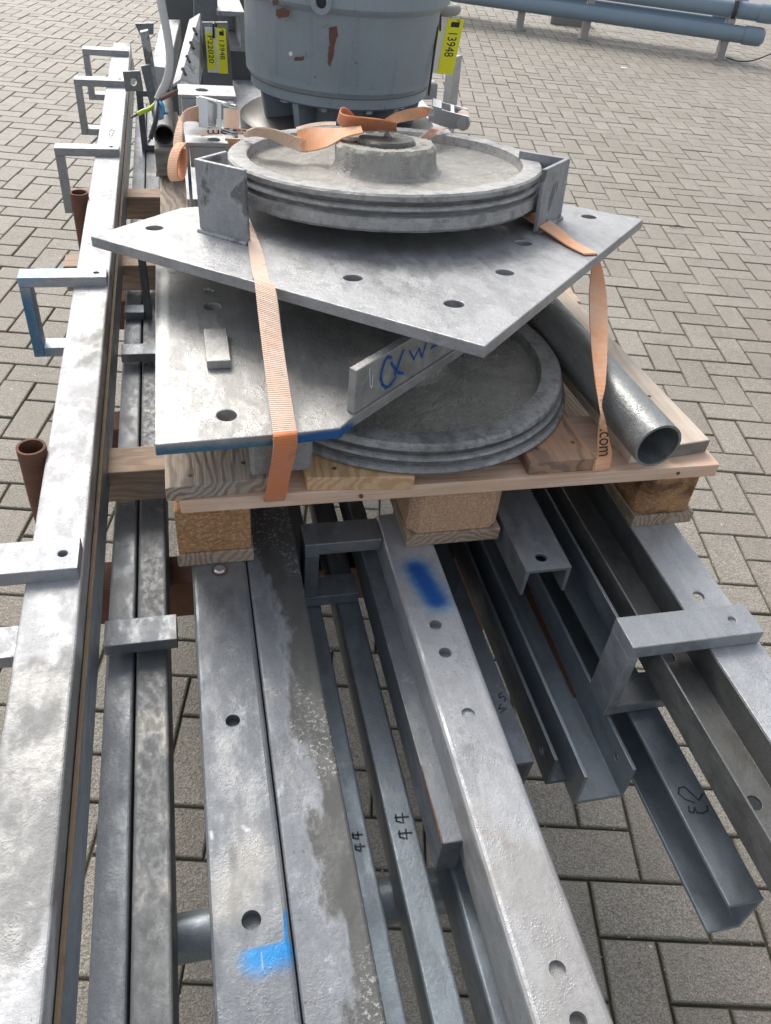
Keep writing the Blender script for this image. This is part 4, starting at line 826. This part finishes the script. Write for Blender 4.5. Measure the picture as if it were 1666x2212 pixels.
# slotted angle: a bright edge strip and a leg with slots
aa = [at_t(373, 182, 2.12), at_t(389, 172, 2.10), at_t(432, 28, 2.42), at_t(409, 42, 2.44)]
SA = thing('slotted_angle', 'bright slotted angle leaning behind the first channel lug', 'steel angle', (aa[0].x, 2.12, .9), 'steel pieces stacked behind the gear motor')
obj('edge_flange', MB().hexa([p-Vector((0, 0, .007)) for p in aa], aa), 'white_zinc', SA, bevel=.001)
bb_ = [at_t(389, 173, 2.10), at_t(430, 190, 2.13), at_t(444, 110, 2.42), at_t(432, 28, 2.42)]
obj('slotted_leg', MB().hexa(bb_, [p+Vector((.002, .006, -.002)) for p in bb_]), 'guard_zinc', SA, bevel=.001)
pn_ = (bb_[1]-bb_[0]).cross(bb_[3]-bb_[0]).normalized()
def on_leg(x, y):
    dr = toB(ray(x, y)); c0 = toB(CAM); return c0+dr*((bb_[0]-c0).dot(pn_)/dr.dot(pn_))
for x, y in ((397, 155), (406, 128), (414, 98), (421, 68)):
    a_, b_ = on_leg(x-2.5, y-7), on_leg(x+3.5, y+7); obj('slot', MB().tube([a_, b_], .0038, 10), 'ink', SA)
ww = [at(327, 142, 1.0), at(365, 146, 1.0), at(390, 42, 1.0), at(349, 42, 1.0)]
o = obj('steel_channel', MB().hexa([p-Vector((0, 0, .06)) for p in ww], ww), 'white_zinc', None, (ww[0].x, ww[0].y, .94), .003); tag(o, 'broad white topped channel lying behind the cable', 'steel channel', 'steel pieces stacked behind the gear motor')
def post(name, label, px, t0, dep, m):
    P = [at_t(x, y, t0+dt) for x, y, dt in px]; mb = MB().hexa(P[:4], P[4:]); o = obj(name, mb, m, None, (P[0].x, t0, min(p.z for p in P)), .0015); tag(o, label, 'steel bar', 'steel pieces stacked behind the gear motor'); return o
slab('square_bar', 'tall grey square bar leaning left of the cable', 'steel bar', [(337, 262), (354, 258), (320, 66), (302, 70)], 1.96, .02, 'guard_zinc')
slab('square_bar', 'dark flat bar standing just left of the tall square bar', 'steel bar', [(331, 258), (346, 255), (324, 140), (304, 143)], 1.93, .012, 'dark_zinc')
sp_ = [at_t(x, y, 1.98) for x, y in ((271, 198), (310, 197), (303, 153), (265, 155))]
hc = at_t(288, 177, 1.98)
o = obj('slotted_plate', MB().hexa(sp_, [p+Vector((0, .008, 0)) for p in sp_]), 'grey_zinc', None, (sp_[0].x, 1.98, sp_[0].z), .0012, [(hc, (0, 1, 0), .0075, .03)]); tag(o, 'small square steel tab with a slot hole over the bracket beam', 'steel tab', 'steel pieces stacked behind the gear motor')
o = obj('square_bar', MB().hexa([at_t(x, y, 2.45) for x, y in ((302, 75), (332, 75), (332, 50), (291, 51))], [at_t(x, y, 2.45)+Vector((0, .012, 0)) for x, y in ((302, 75), (332, 75), (332, 50), (291, 51))]), 'grey_zinc', None, at_t(310, 75, 2.45), .001); tag(o, 'short grey bar end with a round hole behind the tall square bar', 'steel bar', 'steel pieces stacked behind the gear motor')
# right rear pieces
lo_ = [at_t(949, 300, 2.40), at_t(966, 300, 2.36), at_t(980, 298, 2.40)]; hi_ = [at_t(966, 118, 2.40), at_t(983, 124, 2.36), at_t(999, 119, 2.40)]
o = obj('steel_angle', MB().hexa(lo_, hi_), 'white_zinc', None, lo_[1], .001); tag(o, 'pale upright angle post right of the gear motor', 'steel angle', 'steel pieces stacked behind the gear motor')
o = obj('lug_block', MB().hexa([at_t(x, y, 2.2) for x, y in ((905, 216), (944, 216), (947, 182), (912, 180))], [at_t(x, y, 2.2)+Vector((0, .08, .0)) for x, y in ((905, 216), (944, 216), (947, 182), (912, 180))]), 'lug_zinc', None, at_t(925, 216, 2.2), .003); tag(o, 'white lug block low behind the right side of the gear motor', 'steel lug', 'steel pieces stacked behind the gear motor')

# ------------------------------------------------------------------ stripped cable
CB = thing('cable', 'thick grey cable with its end stripped into four coloured cores', 'cable', at_t(345, 222, 1.86))
cpts = [at_t(x, y, t) for x, y, t in ((336, -90, 1.95), (341, -40, 1.94), (347, 0, 1.92), (356, 45, 1.90), (364, 90, 1.88), (367, 125, 1.865), (365, 155, 1.855), (358, 180, 1.85), (348, 200, 1.845), (341, 216, 1.84))]
def smooth(P, n=5):
    out = []
    for i in range(len(P)-1):
        p0 = P[max(i-1, 0)]; p1 = P[i]; p2 = P[i+1]; p3 = P[min(i+2, len(P)-1)]
        for j in range(n):
            u = j/n; out.append(.5*((2*p1)+(p2-p0)*u+(2*p0-5*p1+4*p2-p3)*u*u+(3*p1-p0-3*p2+p3)*u**3))
    return out+[P[-1]]
obj('sheath', MB().tube(smooth(cpts), [.0082 if i > 12 else .0086 for i in range(len(smooth(cpts)))], 20), 'cable_sheath', CB)
def core(pl, r, m, name='core', parent=CB): return obj(name, MB().tube(smooth([at_t(*p) for p in pl]), r, 10), m, parent)
core([(343, 215, 1.84), (352, 212, 1.83), (372, 202, 1.82), (380, 198, 1.815)], .0042, 'wire_brown'); core([(378, 199, 1.815), (384, 195, 1.812)], .0022, 'copper', 'bare_end')
core([(341, 216, 1.84), (335, 226, 1.83), (322, 236, 1.82), (308, 241, 1.81), (297, 247, 1.805)], .0045, 'wire_green'); core([(298, 246, 1.805), (283, 254, 1.80)], .0024, 'copper', 'bare_end')
core([(344, 217, 1.84), (349, 226, 1.825), (352, 236, 1.82), (351, 246, 1.815), (347, 252, 1.81)], .0045, 'wire_blue'); core([(350, 238, 1.82), (356, 244, 1.815), (362, 245, 1.81)], .002, 'copper', 'bare_end')
core([(340, 218, 1.84), (337, 240, 1.80), (336, 262, 1.78), (331, 280, 1.775), (325, 300, 1.77)], .005, 'wire_black'); core([(326, 297, 1.77), (320, 308, 1.765)], .0022, 'copper', 'bare_end')

# ------------------------------------------------------------------ pipe rails on posts in the yard behind
def yard(x, y, Y):
    d = ray(x, y); return toB(CAM+d*(Y/d.y))
PR = thing('pipe_rail', 'two tier rail of blue grey pipes on short posts across the yard', 'pipe rail', toB(Vector((1.8, 9.6, 0))))
def Bw(x, y, z): return toB(Vector((x, y, z)))
def rail(z, x1, y1, sl, name='pipe', z_sl=.03):
    A = Vector((-.9, y1+(-.9-x1)*sl, z)); Bv = Vector((x1, y1, z))
    o = obj(name, MB().tube([toB(A), toB(Bv)], .074, 32), 'pipe_blue', PR)
    e = Vector((1, sl, 0)).normalized()
    obj('end_cap', MB().tube([toB(Bv-e*.16), toB(Bv-e*.02), toB(Bv+e*.01), toB(Bv+e*.035)], [.083, .083, .078, .05], 32), 'pipe_blue', o)
    return o
rail(.235, 3.13, 9.22, -.20); rail(.425, 3.22, 9.26, -.20); rail(.425, 3.0, 9.62, -.2); rail(.235, 2.9, 9.66, -.2)
for px, py in ((.83, 9.72), (1.49, 9.58), (2.83, 9.30)):
    pb = MB(); 
    def wb(mb, x0, x1, y0, y1, z0, z1): mb.add([Bw(x, y, z) for x, y, z in ((x0, y0, z0), (x1, y0, z0), (x1, y1, z0), (x0, y1, z0), (x0, y0, z1), (x1, y0, z1), (x1, y1, z1), (x0, y1, z1))], [(3, 2, 1, 0), (4, 5, 6, 7), (0, 1, 5, 4), (1, 2, 6, 5), (2, 3, 7, 6), (3, 0, 4, 7)]); return mb
    p_ = obj('post', wb(MB(), px-.035, px+.035, py-.02, py+.08, 0, .55), 'post_grey', PR, bevel=.003)
    obj('foot_plate', wb(MB(), px-.07, px+.07, py-.05, py+.11, 0.0, .012), 'post_grey', p_)
    for z in (.235, .425): obj('clamp', MB().tube([Bw(px-.018, py+.0036, z), Bw(px+.018, py-.0036, z)], .0775, 32), 'pipe_joint', p_)
for px, py in ((1.42, 10.35),):
    p_ = obj('post', wb(MB(), px-.03, px+.03, py-.03, py+.03, 0.08, .5), 'post_grey', PR); obj('foot_plate', wb(MB(), px-.22, px+.22, py-.09, py+.09, 0, .08), 'post_grey', p_)
CW = thing('yard_cable', 'thin grey cable sagging from the pipe rail post to the ground', 'cable', Bw(2.9, 9.3, 0))
obj('wire', MB().tube(smooth([Bw(2.87, 9.25, .03), Bw(3.0, 9.2, .015), Bw(3.15, 9.15, .06), Bw(3.35, 9.1, .2), Bw(3.6, 9.1, .42)]), .006, 8), 'wire_black', CW)

# ------------------------------------------------------------------ grit in the joints, litter and nails
gv, gf = [], []
random.seed(11)
for n in range(2600):
    i, j = random.randint(-20, 22), random.randint(-60, 6)
    u, v_ = (i+random.random(), j+random.gauss(0, .05)) if random.random() < .5 else (i+random.gauss(0, .05), j+random.random())
    if random.random() < .35: u, v_ = i+random.random(), j+random.random()
    p = lat(u, v_); r = random.uniform(.0008, .0026)
    if not (-2.2 < p.x < 2.6 and .1 < p.y < 5): continue
    k = len(gv)
    for dx, dy, dz in ((1, 0, .3), (-.5, .8, .3), (-.5, -.8, .3), (0, 0, 1.1)): gv.append((p.x+dx*r, p.y+dy*r, dz*r-.0005))
    gf += [(k, k+1, k+3), (k+1, k+2, k+3), (k+2, k, k+3)]
me = bpy.data.meshes.new('grit'); me.from_pydata(gv, [], gf); plain('grit_stone', (.58, .55, .49), .8, 0, .4, 300); me.materials.append(MATS['grit_stone'])
o = bpy.data.objects.new('grit', me); col.objects.link(o); tag(o, 'pale grit scattered over the pavers', 'grit', None, 'stuff')
def gpt(x, y): return at(x, y, .0015)
p = gpt(1347, 147); o = obj('paper_scrap', MB().plate([(p.x-.03, p.y-.02), (p.x+.03, p.y-.025), (p.x+.025, p.y+.02), (p.x-.02, p.y+.025)], .001, .006), 'chalk', None, p); tag(o, 'small white scrap lying on the far paving', 'litter')
p, q = gpt(1448, 490), gpt(1478, 493); o = obj('twig', MB().tube([p+Vector((0, 0, .004)), (p+q)/2+Vector((.004, .01, .007)), q+Vector((0, 0, .004))], .004, 7), 'wire_brown', None, p); tag(o, 'dark twig lying on the paving right of the tilted plate', 'twig')
for s_, t_ in ((-.02, .85), (.05, .87), (.01, .93), (.17, .845), (.24, .84), (.47, .86), (.53, .87), (.64, .90), (.70, .905), (.66, .96), (.71, .98)):
    obj('nail', MB().lathe([(.0032, PZ+.1446), (.0032, PZ+.1451), (.002, PZ+.1453)], (s_, t_, 0), 12), 'rust', PL)
for s_ in (.205, .69):
    obj('nail', MB().tube([(s_, .8235, PZ+.111), (s_, .821, PZ+.111)], .0028, 10), 'rust', PL)
